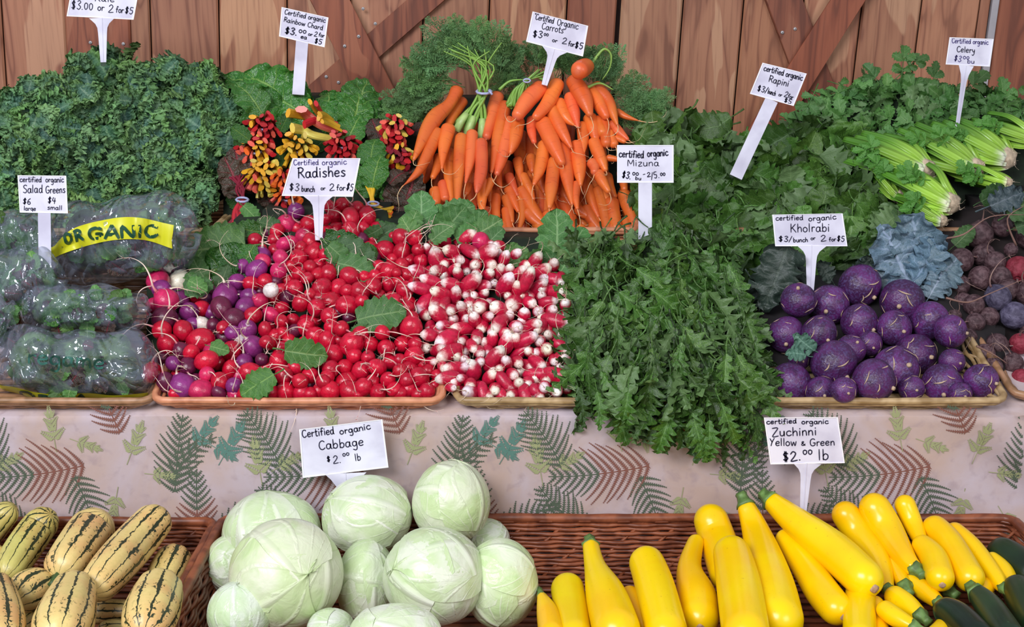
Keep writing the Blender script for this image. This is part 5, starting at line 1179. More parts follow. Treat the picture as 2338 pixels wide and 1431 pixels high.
for x, y, s, dx, dy in ((1500, 645, 150, .8, .55), (1530, 690, 130, .9, .6), (1455, 700, 140, .75, .6), (1590, 985, 110, .2, 1), (1660, 960, 105, .35, 1), (1520, 975, 100, -.35, 1), (1430, 930, 95, -.1, 1), (1370, 925, 80, .2, 1), (1620, 995, 90, .0, 1)):
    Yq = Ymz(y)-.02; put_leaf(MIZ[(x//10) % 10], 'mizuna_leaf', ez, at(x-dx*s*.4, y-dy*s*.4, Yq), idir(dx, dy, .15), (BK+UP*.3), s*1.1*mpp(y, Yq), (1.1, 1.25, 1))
bed('dark filler mass for shade and stems behind the carrots', [(985, 300), (1040, 235), (1200, 225), (1400, 235), (1430, 330), (1460, 400), (1470, 560), (960, 560), (960, 440)], Yup, .15, M['dbed'])
# ---- carrot tops
def plume(label, anchor, spec, Yq, nm='carrot_greens'):
    e = empty(nm, at(*anchor, Yq), label=label, cat='carrot tops')
    for k, (x, y, L, a, sp) in enumerate(spec):
        n = 7
        for i in range(n):
            an = math.radians(a+R.uniform(-sp, sp)); d = idir(math.cos(an), -math.sin(an), R.uniform(-.25, .3)); s = L*R.uniform(.75, 1.15)*mpp(y, Yq)
            put_leaf(R.choice(FRD), 'frond', e, at(x+R.uniform(-14, 14), y+R.uniform(-10, 10), Yq+R.uniform(-.03, .03)), d, BK+Vector((R.gauss(0, .4), 0, R.gauss(0, .4))), s, vary(R, .75, 1.3, .2))
    return e
e1 = plume('tall feathery carrot tops fanning above the blue twist tie', (1105, 208), [(1090, 170, 120, 110, 25), (1070, 160, 120, 140, 25), (1050, 190, 120, 165, 25), (1110, 160, 100, 90, 20), (1130, 180, 90, 60, 25), (1030, 200, 100, 185, 25), (1060, 130, 80, 130, 40), (1010, 170, 80, 150, 40), (1140, 150, 60, 70, 40), (1000, 215, 90, 205, 25), (1080, 120, 70, 100, 40), (1150, 200, 60, 45, 40)], 2.66)
e2 = plume('feathery carrot tops behind the carrot sign', (1250, 190), [(1210, 180, 80, 120, 40), (1240, 170, 75, 90, 50), (1280, 180, 80, 70, 40), (1320, 190, 80, 60, 40), (1180, 190, 80, 140, 40), (1360, 200, 80, 50, 40), (1220, 210, 80, 180, 60)], 2.70)
e3 = plume('feathery carrot tops trailing right towards the rapini', (1410, 230), [(1390, 225, 85, 30, 35), (1420, 240, 90, 10, 30), (1450, 255, 80, -5, 30), (1400, 260, 90, 0, 30), (1370, 200, 90, 45, 40), (1440, 275, 70, -20, 30), (1480, 265, 60, 10, 40)], 2.64)
e4 = plume('wispy carrot tops drooping over the chard', (960, 250), [(960, 230, 80, 200, 40), (975, 250, 80, 180, 40), (940, 260, 60, 220, 40), (990, 235, 80, 160, 40)], 2.62)
def stalks(e, spec, r=3.2, col=(1, 1, 1), name='stalk', mat='cstem'):
    for P, Yq in spec:
        b = MB(); pts = [at(*q[:2], Yq+(q[2] if len(q) > 2 else 0)) for q in crom([(*p, 0) for p in P], 5)]; rr_ = [r*mpp(P[0][1], Yq)*(1.25-.95*i/(len(pts)-1)) for i in range(len(pts))]
        b.tube(pts, rr_, 6); b.build(name, M[mat], e, wloc(e), col=col)
S1 = []
for i in range(13):
    bx_ = [(1042, 290), (1045, 285), (1065, 305), (1068, 300), (1060, 300), (1095, 312), (1100, 315), (1105, 312), (1098, 305), (1103, 308), (1075, 300), (1035, 285), (1108, 300)][i]
    S1.append(([bx_, (bx_[0]*.45+1105*.55+R.uniform(-6, 6), 250), (1103+R.uniform(-11, 11), 209), (1105+R.uniform(-30, 22), 150), (1100+R.uniform(-90, 50), 95+R.uniform(0, 30))], 2.58+R.uniform(-.006, .01)))
stalks(e1, S1, 3.6, (1.0, 1.1, .9))
for cx_, cy_ in ((1042, 292), (1067, 303), (1100, 312)):     # pale stalk bases where the greens meet the carrot
    b = MB(); a = at(cx_, cy_+8, 2.565); b.tube([a, at(cx_*.8+1104*.2, cy_*.8+209*.2, 2.57), at(cx_*.6+1104*.4, cy_*.6+209*.4, 2.575)], [.0085, .0075, .006], 10, ribs=lambda th, v: 1+.16*math.cos(6*th)); b.build('stalk_base', M['cstem'], e1, wloc(e1), col=(1.75, 1.5, 2.5))
b = MB(); b.tube([at(1105+17*math.cos(q*.6283), 209+5*math.sin(q*.6283), 2.575-.012*math.sin(q*.6283)) for q in range(10)], [.0028]*10, 6, closed=True); b.tube([at(1116, 206, 2.56), at(1124, 216, 2.555)], [.0025]*2, 5); b.build('twist_tie', M['wire'], e1, wloc(e1))
S2 = [([(1158+8*(i % 5), 238+5*(i % 3)), (1175+6*(i % 6), 205), (1202+R.uniform(-4, 4), 184), (1235+R.uniform(-10, 20), 170+R.uniform(-15, 10))], 2.60+R.uniform(-.01, .01)) for i in range(12)]+[([(1140, 205), (1165, 185), (1202, 182)], 2.6), ([(1245, 184), (1225, 176), (1202, 183)], 2.6)]
stalks(e2, S2, 3.4, (.85, 1.0, .8))
b = MB(); b.tube([at(1203+8*math.cos(q*.6283), 184+4*math.sin(q*.6283), 2.58) for q in range(10)], [.0018]*10, 5, closed=True); b.build('twist_tie', M['wire'], e2, wloc(e2))
stalks(e3, [([(1345, 158), (1362, 130), (1380, 112), (1395, 125), (1392, 155), (1375, 182)], 2.62), ([(1340, 200), (1370, 190), (1400, 205)], 2.6)], 3.4, (1.1, 1.1, 1))
# ---- chard leaves and cut stalks
t = NT('chard_stalk', .35, .5); u, v, _ = t.sep(t.tc('UV')); nz = t.noise(40, 2, .2); rb = t.math('SINE', t.math('MULTIPLY', u, 60.0))
c = t.mix(t.step(v, .97, 1.0), rgb(255, 255, 255), rgb(255, 235, 215)); c = t.mix(t.math('MULTIPLY', t.step(nz, .4, .7), .3), c, rgb(210, 190, 170)); t.color(c, True); t.bump(rb, .25, .001); M['cst'] = t.m
CC = {'r': (.52, .02, .035), 'y': (.78, .46, .03), 'o': (.80, .17, .03), 'p': (.80, .15, .12), 'd': (.22, .01, .03), 'k': (.7, .62, .12)}
def cstalk(e, P, Yl, r, ck, flat=.6):
    b = MB(); v = R.uniform(.8, 1.15); pts = []; m = len(P)
    for i, q in enumerate(crom([(*p, Yl[j]) for j, p in enumerate(P)], 4)): pts.append(at(q[0], q[1], q[2]))
    rm = r*mpp(P[0][1], Yl[0]); n = len(pts)
    b.tube(pts, [rm*(.75+.35*i/(n-1)) for i in range(n)], 14, flat=flat, ref=(BK+Vector((R.gauss(0, .6), R.gauss(0, .4), R.gauss(0, .6)))), ribs=lambda th, vv: 1+.05*math.cos(7*th)-.16*max(0, math.cos(th)))
    o = b.build('stalk', M['cst'], e, wloc(e), col=tuple(q*v for q in CC[ck])); o.data.set_sharp_from_angle(angle=.9)
def chard(label, cx, cy, rad, n, pal, Yq, ang=None, sp=3.14, ln=1.0, tie=True):
    e = empty('chard_bunch', at(cx, cy, Yq), label=label, cat='chard', group='rainbow chard bunches with cut stalk ends facing out')
    n = int(n*1.35)
    for i in range(n):
        a = i*2.4+R.uniform(-.2, .2); q = math.sqrt((i+.5)/n)*rad*1.08
        ex, ey = cx+math.cos(a)*q, cy+math.sin(a)*q
        sx_, sy_ = cx+math.cos(a)*q*.5, cy+math.sin(a)*q*.5-12
        cstalk(e, [(sx_, sy_), ((sx_+ex)/2, (sy_+ey)/2-2), (ex, ey)], [Yq+.06, Yq+.015, Yq-.035+.035*q/rad+R.uniform(-.008, .008)], R.uniform(5.5, 8.5), pal[int(R.random()*len(pal))])
    if tie:
        b = MB(); b.tube([at(cx+rad*.38*math.cos(q_*.6283), cy-10+rad*.2*math.sin(q_*.6283), Yq+.028-.02*math.sin(q_*.6283)) for q_ in range(10)], [.0026]*10, 5, closed=True); b.build('twist_tie', M['wire'], e, wloc(e))
    return e
PCH = [(500, 190), (560, 150), (640, 170), (700, 240), (800, 220), (880, 240), (960, 260), (960, 330), (960, 470), (900, 520), (700, 520), (520, 530), (505, 400)]
bed('dark filler mass for leaves and shade inside the chard heap', [(515, 220), (660, 220), (940, 270), (955, 510), (510, 530)], Yup, .06, M['dbed'])
eb = [chard('red-stalked chard bunch at the upper left of the chard', 600, 298, 42, 20, 'rrrrpy', 2.52), chard('chard bunch with orange and yellow stalks just below the upper left red one', 582, 352, 46, 22, 'yyrppo', 2.50, None),
      chard('mostly yellow chard bunch near the kale edge', 600, 408, 46, 24, 'yykyypk', 2.46), chard('yellow-stalked chard bunch hidden behind the radish sign', 680, 350, 46, 22, 'yyyykr', 2.50),
      chard('red chard bunch with one upright yellow stalk', 782, 340, 42, 22, 'rrrrpdr', 2.50), chard('pink-red chard bunch level with the leftmost carrots', 902, 302, 40, 22, 'rprrpk', 2.53),
      chard('small dark red and yellow chard bunch next to the carrots', 912, 362, 32, 20, 'drdykd', 2.49), chard('orange-red chard bunch beneath the radish sign', 655, 462, 34, 14, 'orpyo', 2.40), chard('orange stalk stubs left of the radish sign', 648, 415, 28, 10, 'oro', 2.43)]
e = empty('chard_bunch', at(725, 285, 2.56), label='chard bunch of long arching pink and yellow stalks', cat='chard', group='rainbow chard bunches with cut stalk ends facing out')
for P, r_, ck in (([(770, 300), (730, 285), (700, 262), (688, 250)], 13, 'p'), ([(770, 285), (725, 275), (695, 285)], 9, 'r'), ([(755, 316), (715, 308), (690, 296), (668, 292)], 11, 'k'), ([(700, 268), (680, 262), (658, 258)], 10, 'y'), ([(740, 280), (722, 255), (708, 232)], 8, 'y'), ([(745, 280), (735, 258), (722, 236)], 8, 'r'), ([(775, 290), (745, 275), (728, 268)], 8, 'y'), ([(780, 298), (755, 285), (735, 276)], 7, 'y'), ([(760, 275), (742, 262), (730, 262)], 8, 'y')):
    cstalk(e, P, [2.56]+[2.54]*(len(P)-2)+[2.51], r_, ck)
e = empty('chard_bunch', at(555, 470, 2.38), label='deep red chard bunch with a silver tie, slanting down at the tray corner', cat='chard', group='rainbow chard bunches with cut stalk ends facing out')
for i in range(12): cstalk(e, [(553+R.uniform(-8, 8), 455), (545+R.uniform(-10, 14), 480), (520+i*4.2, 518+R.uniform(-6, 6))], [2.42, 2.40, 2.375], 5.5, 'r' if i % 4 else 'd')
for i in range(8): cstalk(e, [(553+R.uniform(-8, 8), 455), (546+R.uniform(-14, 14), 430), (520+i*9, 400)], [2.42, 2.44, 2.47], 3, 'd')
b = MB(); b.tube([at(553+14*math.cos(q*.6283), 456+5*math.sin(q*.6283), 2.40-.012*math.sin(q*.6283)) for q in range(10)], [.0026]*10, 5, closed=True); b.build('twist_tie', M['wire'], e, wloc(e))
e = empty('chard_bunch', at(850, 465, 2.37), label='yellow and orange chard bunch slanting right, its tie above the radishes', cat='chard', group='rainbow chard bunches with cut stalk ends facing out')
for i in range(9): cstalk(e, [(850+R.uniform(-7, 7), 464), (868+i*3, 478+i*1.5), (896-i*2+R.uniform(-4, 4), 474+i*6)], [2.40, 2.37, 2.345], 5.5, 'yyoyyokyo'[i])
for i in range(4): cstalk(e, [(850+R.uniform(-5, 5), 462), (846+i*2, 445), (838+i*6, 425)], [2.40, 2.42, 2.45], 4, 'y')
b = MB(); b.tube([at(852+13*math.cos(q*.6283), 465+5*math.sin(q*.6283), 2.385-.012*math.sin(q*.6283)) for q in range(10)], [.0022]*10, 5, closed=True); b.build('twist_tie', M['wire'], e, wloc(e))
def leafs(e, nm, meshes, spec, Yf, cf=None, bk=.2, nz=.25):
    for k, q in enumerate(spec):
        x0, y0, x1, y1 = q[:4]; dY = q[4] if len(q) > 4 else 0; s = math.hypot(x1-x0, y1-y0); Yq = Yf((y0+y1)/2)+dY
        put_leaf(meshes[(k*7+int(x0)) % len(meshes)], nm, e, at(x0, y0, Yq), idir((x1-x0)/s, (y1-y0)/s, bk), BK+Vector((R.gauss(0, nz), 0, R.gauss(0, nz)+.2)), s*1.12*mpp(y0, Yq), cf(R) if cf else vary(R, .85, 1.25, 0))
# big glossy leaves: base -> tip, photo px
e = empty('chard_bunch', at(590, 190, 2.6), label='broad glossy green chard leaves rising beside the kale', cat='chard')
leafs(e, 'chard_leaf', CHD, [(655, 240, 545, 140, .05), (690, 262, 580, 145, .02), (705, 270, 600, 190, 0), (640, 250, 560, 205, .01), (610, 265, 540, 230, 0), (545, 260, 505, 160, .06), (700, 275, 640, 190, .04), (600, 262, 556, 178, -.02), (575, 275, 528, 215, .02)], lambda y: 2.60, nz=.35)
e = empty('chard_bunch', at(790, 250, 2.62), label='tall upright chard leaves in front of the crossed boards', cat='chard')
leafs(e, 'chard_leaf', CHD, [(770, 300, 740, 200, .02), (790, 300, 848, 180, .03), (800, 310, 830, 215, 0), (780, 310, 790, 215, .02), (760, 290, 720, 205, .05), (820, 320, 850, 240, .02), (790, 330, 820, 260, -.02), (660, 370, 700, 315, -.02), (700, 360, 660, 310, 0), (715, 345, 745, 310, 0)], lambda y: 2.60)
e = empty('chard_bunch', at(900, 250, 2.62), label='dull green chard leaves mixed with carrot wisps', cat='chard')
leafs(e, 'chard_leaf', CHD, [(860, 290, 880, 215, .04), (900, 290, 890, 220, .04), (930, 290, 925, 215, .04), (940, 280, 970, 235, .05), (870, 300, 850, 240, .03), (910, 270, 950, 250, .02)], lambda y: 2.62, lambda r: vary(r, .7, 1.0, .4))
leafs(e, 'chard_leaf', CHR, [(870, 320, 850, 270, .0), (880, 330, 830, 300, .0), (940, 300, 975, 290, .0)], lambda y: 2.58)
e = empty('chard_bunch', at(850, 410, 2.46), label='swirl of wet crinkled chard leaves right of the radish sign', cat='chard')
leafs(e, 'chard_leaf', CHD, [(845, 450, 825, 370, 0), (850, 450, 870, 370, 0), (855, 440, 895, 390, .01), (845, 380, 850, 310, .01), (880, 440, 905, 400, .01), (830, 440, 805, 400, .01), (850, 430, 862, 350, -.02), (870, 455, 895, 430, -.01)], lambda y: 2.46)
e = empty('chard_bunch', at(915, 440, 2.44), label='dark burgundy chard leaves between swirl and carrots', cat='chard')
leafs(e, 'chard_leaf', CHR, [(900, 480, 920, 410, 0), (920, 480, 950, 400, 0), (930, 500, 960, 450, 0), (890, 420, 920, 380, 0), (900, 500, 880, 450, 0), (945, 440, 930, 370, .02), (910, 520, 940, 490, -.02)], lambda y: 2.44)
e = empty('chard_bunch', at(530, 400, 2.46), label='burgundy-veined chard leaves in the shade next to the kale', cat='chard')
leafs(e, 'chard_leaf', CHR, [(550, 440, 520, 360, 0), (555, 430, 540, 340, .02), (560, 440, 575, 370, .02), (540, 450, 515, 410, 0), (620, 470, 600, 420, .02), (610, 480, 640, 430, .02)], lambda y: 2.46)
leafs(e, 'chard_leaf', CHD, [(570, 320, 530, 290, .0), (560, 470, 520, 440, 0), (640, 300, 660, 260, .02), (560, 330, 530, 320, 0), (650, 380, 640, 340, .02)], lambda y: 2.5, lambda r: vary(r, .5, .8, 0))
# ---- celery bunches
t = NT('celery_stalk', .3, .5); u, v, _ = t.sep(t.tc('UV')); nz = t.noise(30, 2, .2)
c = t.mix(t.step(v, .0, .22), rgb(236, 238, 216), rgb(150, 192, 70)); c = t.mix(t.step(v, .25, .8), c, rgb(82, 134, 42)); t.color(c, True); t.bump(t.math('SINE', t.math('MULTIPLY', u, 44.0)), .4, .002); M['cels'] = t.m
M['celb'] = plain('celery_root_end', rgb(206, 184, 158), .7, .2, 120)
def celery(label, cx, cy, r, ang, L, Yq, n=13, col=(1, 1, 1), face=0):
    e = empty('celery', at(cx, cy, Yq), label=label, cat='celery', group='celery bunches with pale root ends facing out'); a = math.radians(ang)
    ux, uy = math.cos(a), -math.sin(a)
    for i in range(n):
        th = i/n*6.28+.3; off = r*(.55+.35*(i % 2)); ox, oy = math.cos(th)*off*.9, math.sin(th)*off*.85
        Yz = Yq+.03*(-math.sin(th) if False else math.cos(th))*.6; sprd = 1.35+.25*(i % 3)
        P = [(cx+ox*.45-ux*r*.1, cy+oy*.45-uy*r*.1, Yz+.0), (cx+ox*1.0+ux*r*.7, cy+oy*1.0+uy*r*.7, Yz+.005), (cx+ox*sprd+ux*L*.55, cy+oy*sprd*.9+uy*L*.55, Yz+.035), (cx+ox*sprd+ux*L, cy+oy*sprd*.9+uy*L+8, Yz+.08)]
        q = crom(P, 5); pts = [at(*k) for k in q]; rm = r*.30*mpp(cy, Yq); m = len(pts); b = MB()
        b.tube(pts, [rm*(.9+.5*math.sin(min(1, k/m*2.2)*1.57))*(1-.45*k/m) for k in range(m)], 9, flat=.6, ref=(BK*math.sin(th*.5)+UP*.5), ribs=lambda t_, v_: 1+.06*math.cos(5*t_)); v = R.uniform(.85, 1.15)
        b.build('stalk', M['cels'], e, wloc(e), col=(v*col[0], v*col[1], v*col[2]))
    b = MB(); c0 = at(cx, cy, Yq); rm = r*mpp(cy, Yq); d = (BK*.8-RT*ux*.5-UP*(-uy)*.5).normalized()
    b.tube([c0-d*rm*.5, c0-d*rm*.1, c0+d*rm*.25, c0+d*rm*.42, c0+d*rm*.46], [rm*.66, rm*.72, rm*.56, rm*.32, rm*.1], 18, ribs=lambda t_, v_: 1+.10*math.sin(5*t_)+.06*math.sin(11*t_)+.04*math.sin(23*t_))
    b.build('root_end', M['celb'], e, wloc(e))
    for k in range(9):
        o = link('root_hair', R.choice(RP), e, c0-wloc(e)+d*rm*.3+(RT*R.uniform(-1, 1)+UP*R.uniform(-1, 1))*rm*.4); o.rotation_mode = 'QUATERNION'; o.rotation_quaternion = orient((d+Vector((R.gauss(0, .6), R.gauss(0, .6), R.gauss(0, .6)-.2))), 0); o.scale = (.006, .006, .0045)
    for k in range(3):
        put_leaf(R.choice(CEL), 'celery_leaf', e, at(cx+ux*L*R.uniform(.5, .9), cy+uy*L*R.uniform(.5, .9), Yq+.0), idir(ux+R.gauss(0, .5), uy+R.gauss(0, .5), .2), BK, 45*mpp(cy, Yq), (1.1, 1.3, .8))
celery('celery bunch with a broad root disc, nearest the rapini, upper row', 2112, 388, 40, 158, 150, 2.44)
celery('celery bunch in the middle of the upper row', 2225, 385, 38, 150, 150, 2.47)
celery('celery bunch at the right with a yellowish root end', 2298, 362, 40, 152, 140, 2.50)
celery('small celery bunch with shaggy roots beside the rapini', 2052, 448, 22, 125, 90, 2.42, 9, (.9, .9, .8))
celery('bright green celery bunch in the lower row', 2170, 466, 38, 148, 130, 2.37, 14, (1.15, 1.15, 1))
celery('lowest celery bunch above the blue-grey leaves', 2150, 505, 22, 150, 95, 2.34, 9)
celery('celery bunch half hidden above the beets', 2300, 418, 22, 165, 100, 2.42, 8, (1.1, 1.1, .8))
celery('celery bunch cut off by the right edge', 2362, 320, 30, 160, 110, 2.52, 10)
# ---- radish leaves etc.
PRB = [(335, 640), (420, 600), (520, 520), (600, 490), (860, 480), (960, 520), (1300, 560), (1300, 915), (345, 905)]
bed('dark filler mass for leaves and shade inside the radish heap', PRB, Ymid, .045, M['dbed'])
e = empty('radish_greens', at(690, 810, 1.98), label='single scalloped leaf lying on the red radishes, pale on one side', cat='radish leaf'); leafs(e, 'leaf_blade', RLF, [(650, 800, 738, 815, -.045)], Ymid, lambda r: (1, 1, .9))
e = empty('radish_greens', at(865, 715, 2.05), label='broad green leaf between the red and the white-tipped radishes', cat='radish leaf'); leafs(e, 'leaf_blade', RLF, [(815, 730, 915, 705, -.04), (830, 745, 800, 765, -.02)], Ymid, lambda r: (.8, .85, .8))
e = empty('radish_greens', at(585, 880, 1.93), label='green leaf just above the peach rim among mixed radishes', cat='radish leaf'); leafs(e, 'leaf_blade', RLF, [(625, 855, 555, 895, -.03), (600, 870, 600, 912, -.02)], Ymid, lambda r: (.85, 1.0, .6))
e = empty('radish_greens', at(490, 590, 2.2), label='large dark leaves behind the purple radishes and the bags', cat='radish leaf')
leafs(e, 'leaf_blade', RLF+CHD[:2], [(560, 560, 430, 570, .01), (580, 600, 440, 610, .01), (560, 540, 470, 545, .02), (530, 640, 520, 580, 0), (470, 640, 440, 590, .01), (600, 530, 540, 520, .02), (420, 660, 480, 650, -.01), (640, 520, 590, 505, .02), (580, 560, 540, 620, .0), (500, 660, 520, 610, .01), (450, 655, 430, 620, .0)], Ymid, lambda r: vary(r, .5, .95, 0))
e = empty('radish_greens', at(800, 570, 2.2), label='curled dark green leaves under the radish sign stake', cat='radish leaf')
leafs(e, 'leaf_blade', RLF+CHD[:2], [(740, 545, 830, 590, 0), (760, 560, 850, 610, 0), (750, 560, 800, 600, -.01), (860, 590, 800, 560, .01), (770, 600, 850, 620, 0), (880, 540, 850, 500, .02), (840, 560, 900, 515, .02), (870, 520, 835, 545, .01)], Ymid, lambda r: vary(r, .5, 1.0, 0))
e = empty('radish_greens', at(1020, 500, 2.27), label='pale radish greens standing behind the white-tipped radishes', cat='radish leaf')
leafs(e, 'leaf_blade', RLF, [(960, 540, 965, 445, .01), (930, 540, 950, 480, 0), (1000, 540, 1060, 480, .02), (1010, 530, 990, 470, .02), (1060, 540, 1110, 490, .01), (1080, 540, 1140, 505, .01), (1040, 545, 1090, 520, 0), (950, 550, 920, 500, .0), (1110, 560, 1145, 520, .01), (1000, 500, 1075, 470, .03), (985, 550, 1030, 510, -.01), (1090, 600, 1130, 580, .01), (1160, 600, 1200, 570, .01), (1190, 610, 1240, 580, .02), (1230, 620, 1270, 580, .02), (1150, 590, 1180, 560, .03)], Ymid, lambda r: vary(r, .95, 1.35, .1))
e = empty('radish_greens', at(1285, 560, 2.27), label='upright pale leaf standing in front of the carrot tray rim', cat='radish leaf')
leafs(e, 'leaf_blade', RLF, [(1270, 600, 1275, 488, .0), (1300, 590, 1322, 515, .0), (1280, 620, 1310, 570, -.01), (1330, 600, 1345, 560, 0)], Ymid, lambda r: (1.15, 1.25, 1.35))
for x, y, tx, ty, lab in ((555, 470, 590, 500, 'small green leaf lying over the deep red chard'), (430, 640, 470, 660, 'little leaf tuft beside the white radish'), (480, 790, 520, 800, 'small leaf scrap among the mixed radishes')):
    e = empty('radish_greens', at(x, y, Ymid(y)-.02), label=lab, cat='radish leaf'); leafs(e, 'leaf_blade', RLF, [(x, y, tx, ty, -.03 if y > 600 else .07), (x+8, y-6, tx-14, ty-22, -.02 if y > 600 else .08)], Ymid, lambda r: (1.1, 1.2, 1))
# ---- kohlrabi leaves and the dark shade filler under kohlrabi and beets
bed('dark filler mass for stems and shade under the kohlrabi heap', [(1745, 700), (1800, 650), (2150, 640), (2290, 760), (2290, 905), (1750, 905)], Ymid, .06, plain('kohlrabi_shade_filler', rgb(30, 24, 26), .8))  # added filler, darkened to stand for shade between the bulbs
bed('dark filler mass for stems and shade beneath the beets', [(2130, 560), (2200, 480), (2420, 440), (2420, 900), (2300, 880), (2240, 790), (2160, 690)], Ymid, .10, plain('beet_shade_filler', rgb(34, 22, 22), .8))  # added filler; the dark gaps under the beets are its colour
e = empty('kohlrabi_leaves', at(2060, 590, 2.2), label='blue-grey kohlrabi leaves standing above the purple bulbs', cat='kohlrabi leaf')
leafs(e, 'leaf_blade', BLF, [(2080, 660, 2020, 530, 0), (2090, 660, 2080, 500, .01), (2085, 640, 2150, 560, 0), (2110, 660, 2180, 590, .01), (2050, 660, 1970, 600, .01), (2060, 640, 2120, 520, .02), (2120, 680, 2150, 620, -.01)], lambda y: 2.18, lambda r: vary(r, .85, 1.15, .15))
e = empty('kohlrabi_leaves', at(1780, 640, 2.2), label='dark shaded leaf hanging left of the kholrabi sign', cat='kohlrabi leaf')
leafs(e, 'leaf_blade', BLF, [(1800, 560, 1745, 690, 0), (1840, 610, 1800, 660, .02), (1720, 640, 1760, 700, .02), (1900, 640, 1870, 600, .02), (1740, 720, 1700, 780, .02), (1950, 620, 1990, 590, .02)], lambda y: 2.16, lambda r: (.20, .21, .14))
e = empty('kohlrabi_leaves', at(1830, 780, 2.02), label='small ragged green leaf among the left kohlrabi bulbs', cat='kohlrabi leaf')
leafs(e, 'leaf_blade', BLF, [(1860, 800, 1815, 770, -.06), (1840, 810, 1800, 800, -.05)], Ymid, lambda r: (.55, .8, .5))
e = empty('beet_leaves', at(2290, 450, 2.3), label='dark green beet leaves below the celery', cat='beet leaf')
leafs(e, 'leaf_blade', RLF+BLF[:2], [(2260, 470, 2330, 440, 0), (2300, 490, 2360, 450, 0), (2240, 460, 2290, 430, .01), (2320, 520, 2380, 500, 0), (2180, 560, 2220, 520, 0)], lambda y: 2.28, lambda r: vary(r, .4, .7, .1))
e = empty('beet_root', at(2200, 530, 2.2), label='long thin brown beet root stretching left over the celery', cat='beet root'); stalks(e, [([(2150, 545), (2200, 535), (2260, 495), (2338, 490)], 2.24), ([(2160, 680), (2210, 690), (2260, 670), (2330, 640)], 2.12), ([(2230, 790), (2270, 810), (2300, 830)], 2.02), ([(2320, 560), (2300, 500), (2338, 470)], 2.2)], 2.2, (1, 1, 1), 'root_strand', 'rootb')

# ---------------------------------------------------------------- bagged salad greens
def film():
    t = NT('clear_film', .12); m = t.t; sv = t.mapv(t.seedv(), (2.2, 1, .8)); q = t.noise(9, 1.5, 1.0, sv); q2 = t.noise(4, 1, 2.6, sv)
    rd = t.math('ABSOLUTE', t.math('SUBTRACT', q, .5)); rd2 = t.math('ABSOLUTE', t.math('SUBTRACT', q2, .5)); h = t.math('ADD', rd, t.math('MULTIPLY', rd2, 2.0))
    bp = m.nodes.new('ShaderNodeBump'); t.put(bp, 'Height', h); bp.inputs['Strength'].default_value = .9; bp.inputs['Distance'].default_value = .04
    gl = m.nodes.new('ShaderNodeBsdfAnisotropic') if False else m.nodes.new('ShaderNodeBsdfGlossy'); gl.inputs['Roughness'].default_value = .07; gl.inputs['Color'].default_value = (.9, .93, 1, 1)
    m.links.new(bp.outputs[0], gl.inputs['Normal']); tr = m.nodes.new('ShaderNodeBsdfTransparent'); tr.inputs[0].default_value = (.95, .97, .98, 1)
    df = m.nodes.new('ShaderNodeBsdfDiffuse'); df.inputs[0].default_value = (.60, .66, .88, 1); m.links.new(bp.outputs[0], df.inputs['Normal'])
    lw = m.nodes.new('ShaderNodeLayerWeight'); lw.inputs[0].default_value = .35; m.links.new(bp.outputs[0], lw.inputs['Normal'])
    f = t.math('ADD', .10, t.math('MULTIPLY', lw.outputs['Fresnel'], .5), clamp=True)
    m1 = m.nodes.new('ShaderNodeMixShader'); m1.inputs[0].default_value = .11; m.links.new(tr.outputs[0], m1.inputs[1]); m.links.new(df.outputs[0], m1.inputs[2])
    m2 = m.nodes.new('ShaderNodeMixShader'); m.links.new(f, m2.inputs[0]); m.links.new(m1.outputs[0], m2.inputs[1]); m.links.new(gl.outputs[0], m2.inputs[2])
    m.links.new(m2.outputs[0], m.nodes['Material Output'].inputs[0]); return t.m
M['film'] = film(); M['band'] = NT('yellow_print', .4).color(rgb(206, 204, 30)).m; M['bandt'] = NT('green_print', .4).color(rgb(28, 74, 52)).m
M['teal'] = NT('teal_print', .4).color(rgb(52, 104, 92)).m
t = NT('packed_leaves', .6); q = t.noise(28, 4, .8, t.seedv()); q2 = t.noise(12, 2, .6, t.seedv()); c = t.mix(t.step(q, .35, .65), rgb(40, 70, 38), rgb(104, 140, 76)); c = t.mix(t.math('MULTIPLY', t.step(q2, .55, .65), .7), c, rgb(96, 44, 56)); t.color(c); t.bump(q, .8, .006); M['pack'] = t.m
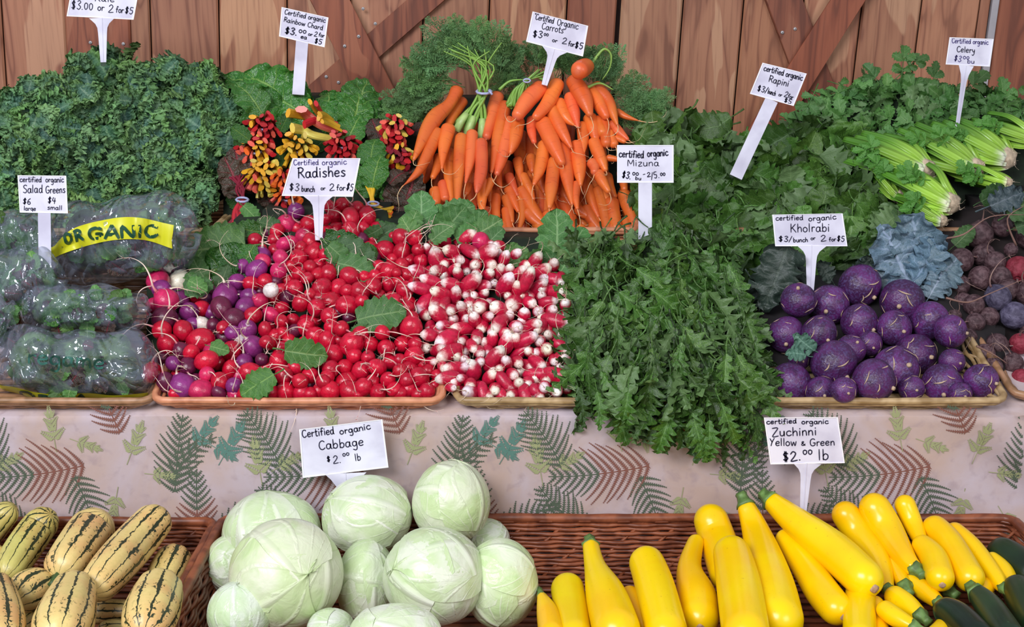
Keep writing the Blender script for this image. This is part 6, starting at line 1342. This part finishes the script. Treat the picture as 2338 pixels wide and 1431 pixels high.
def bag(label, cx, cy, a, b_, rot, Yq, D, texts=(), bands=(), seed=0, fill=1.0, nleaf=34):
    ro = math.radians(rot); cr_, sr_ = math.cos(ro), math.sin(ro); e = empty('salad_bag', at(cx, cy, Yq), label=label, cat='bag', group='clear bags of salad greens in the left tray')
    prof = lambda u: (max(1-abs(u)**7, 0))**.6*.82+.18
    def pt(u, s, sgn, k=1.0, lift=0):
        w = s*prof(u); px, py = cx+(u*a*cr_-w*b_*sr_)*k, cy+(u*a*sr_+w*b_*cr_)*k
        q = Vector((u*3.1+seed, w*2.3, seed)); dd = D*math.sqrt(max(0, 1-s*s))*prof(u)**.8*k
        dd += (.040*abs(mn.noise(q*.9))+.012*abs(mn.noise(q*2.7)))*(1-abs(s)**3)*(1 if k == 1 else .3) if sgn < 0 else 0
        # the rim of the bag frays up and down
        py += 22*mn.noise((u*2.2+seed, 3, s))*(s*s)+10*mn.noise((s*5, seed, 7))*(u**4); px += 26*mn.noise((s*2.2, seed, 9))*(u**4)
        return at(px, py, Yq+sgn*dd-lift)
    for nm, k, mt, kind in (('packed_greens', .80*fill, 'pack', 'stuff'), ('film', 1.0, 'film', None)):
        b = MB(); nu, nv = 44, 22
        for sgn in (-1, 1):
            V = [pt(-1+2*i/nu, math.sin((-1+2*j/nv)*1.5708), sgn, k) for i in range(nu+1) for j in range(nv+1)]
            Fc = [(i*(nv+1)+j, i*(nv+1)+j+1, (i+1)*(nv+1)+j+1, (i+1)*(nv+1)+j) for i in range(nu) for j in range(nv)]; b.add(V, Fc)
        o = b.build(nm, M[mt], e, wloc(e)); 
        if kind: o['kind'] = kind
    def inv(px, py):
        dx, dy = px-cx, py-cy; u = (dx*cr_+dy*sr_)/a; w = (-dx*sr_+dy*cr_)/b_; u = max(-.99, min(.99, u)); return u, max(-.985, min(.985, w/prof(u)))
    for L in bands:      # centre line and half width in photo px
        b = MB(); V = []
        for (x, y, hw) in crom(L, 8):
            for q in (-1, -.33, .33, 1): V.append(pt(*inv(x, y+hw*q), -1, 1, .0040))
        n = len(V)//4; b.add(V, [(4*i+j, 4*i+j+1, 4*i+4+j+1, 4*i+4+j) for i in range(n-1) for j in range(3)]); b.build('yellow_label', M['band'], e, wloc(e))
    if texts:
        b = MB(); fn = lambda x, y: pt(*inv(x, y), -1, 1, .0052)
        for (tx, p0, p1, cap, wt, mi) in texts: letter(b, tx, p0, p1, cap, fn, wt, mi, 0)
        b.build('printed_text', [M['bandt'], M['teal']], e, wloc(e))
    for i in range(nleaf):
        u, s = R.uniform(-.75, .75), R.uniform(-.7, .7); p = pt(u, s, -1, .80*fill, .006); an = R.uniform(0, 6.28)
        put_leaf(R.choice(RLF+CHR+CHD[:2]+RAP[:2]), 'salad_leaf', e, p, idir(math.cos(an), math.sin(an), .1), BK, R.uniform(30, 55)*mpp(cy, Yq), vary(R, .7, 1.5, .2))
    return e
bag('large clear salad bag behind the price sign with a yellow ORGANIC strip', 280, 545, 172, 98, -7, 2.21, .075, [('O', (147, 558), (166, 552), 24, 7, 0), ('R', (172, 551), (190, 546), 24, 7, 0), ('GANIC', (200, 545), (362, 540), 25, 7.5, 0), ('fresh', (190, 464), (300, 450), 20, 3, 1)],
    [[(116, 580, 14), (150, 555, 24), (210, 532, 26), (270, 523, 24), (330, 524, 24), (395, 540, 26)]], 1, .95)
bag('dark salad bag at the far left behind the salad sign', 10, 545, 112, 66, 6, 2.22, .06, (), (), 2)
bag('crumpled clear bag under the salad greens sign stake', 35, 645, 105, 78, -4, 2.12, .06, (), (), 3)
bag('smaller clear bag in the middle of the bag pile', 195, 708, 148, 56, 2, 2.06, .05, (), (), 4)
bag('bunched end of a bag at the left edge', -15, 735, 48, 62, 20, 2.0, .04, (), (), 5, .8)
bag('front salad bag with dark printed letters resting on the tray rim', 172, 835, 190, 84, 3, 1.965, .055, [('regame', (62, 828), (238, 842), 34, 5, 1), ('OR', (42, 914), (118, 922), 20, 7, 0), ('GA', (130, 924), (200, 926), 18, 7, 0)], [[(-10, 892, 12), (60, 905, 14), (150, 910, 12), (260, 912, 8), (340, 898, 5)]], 6)
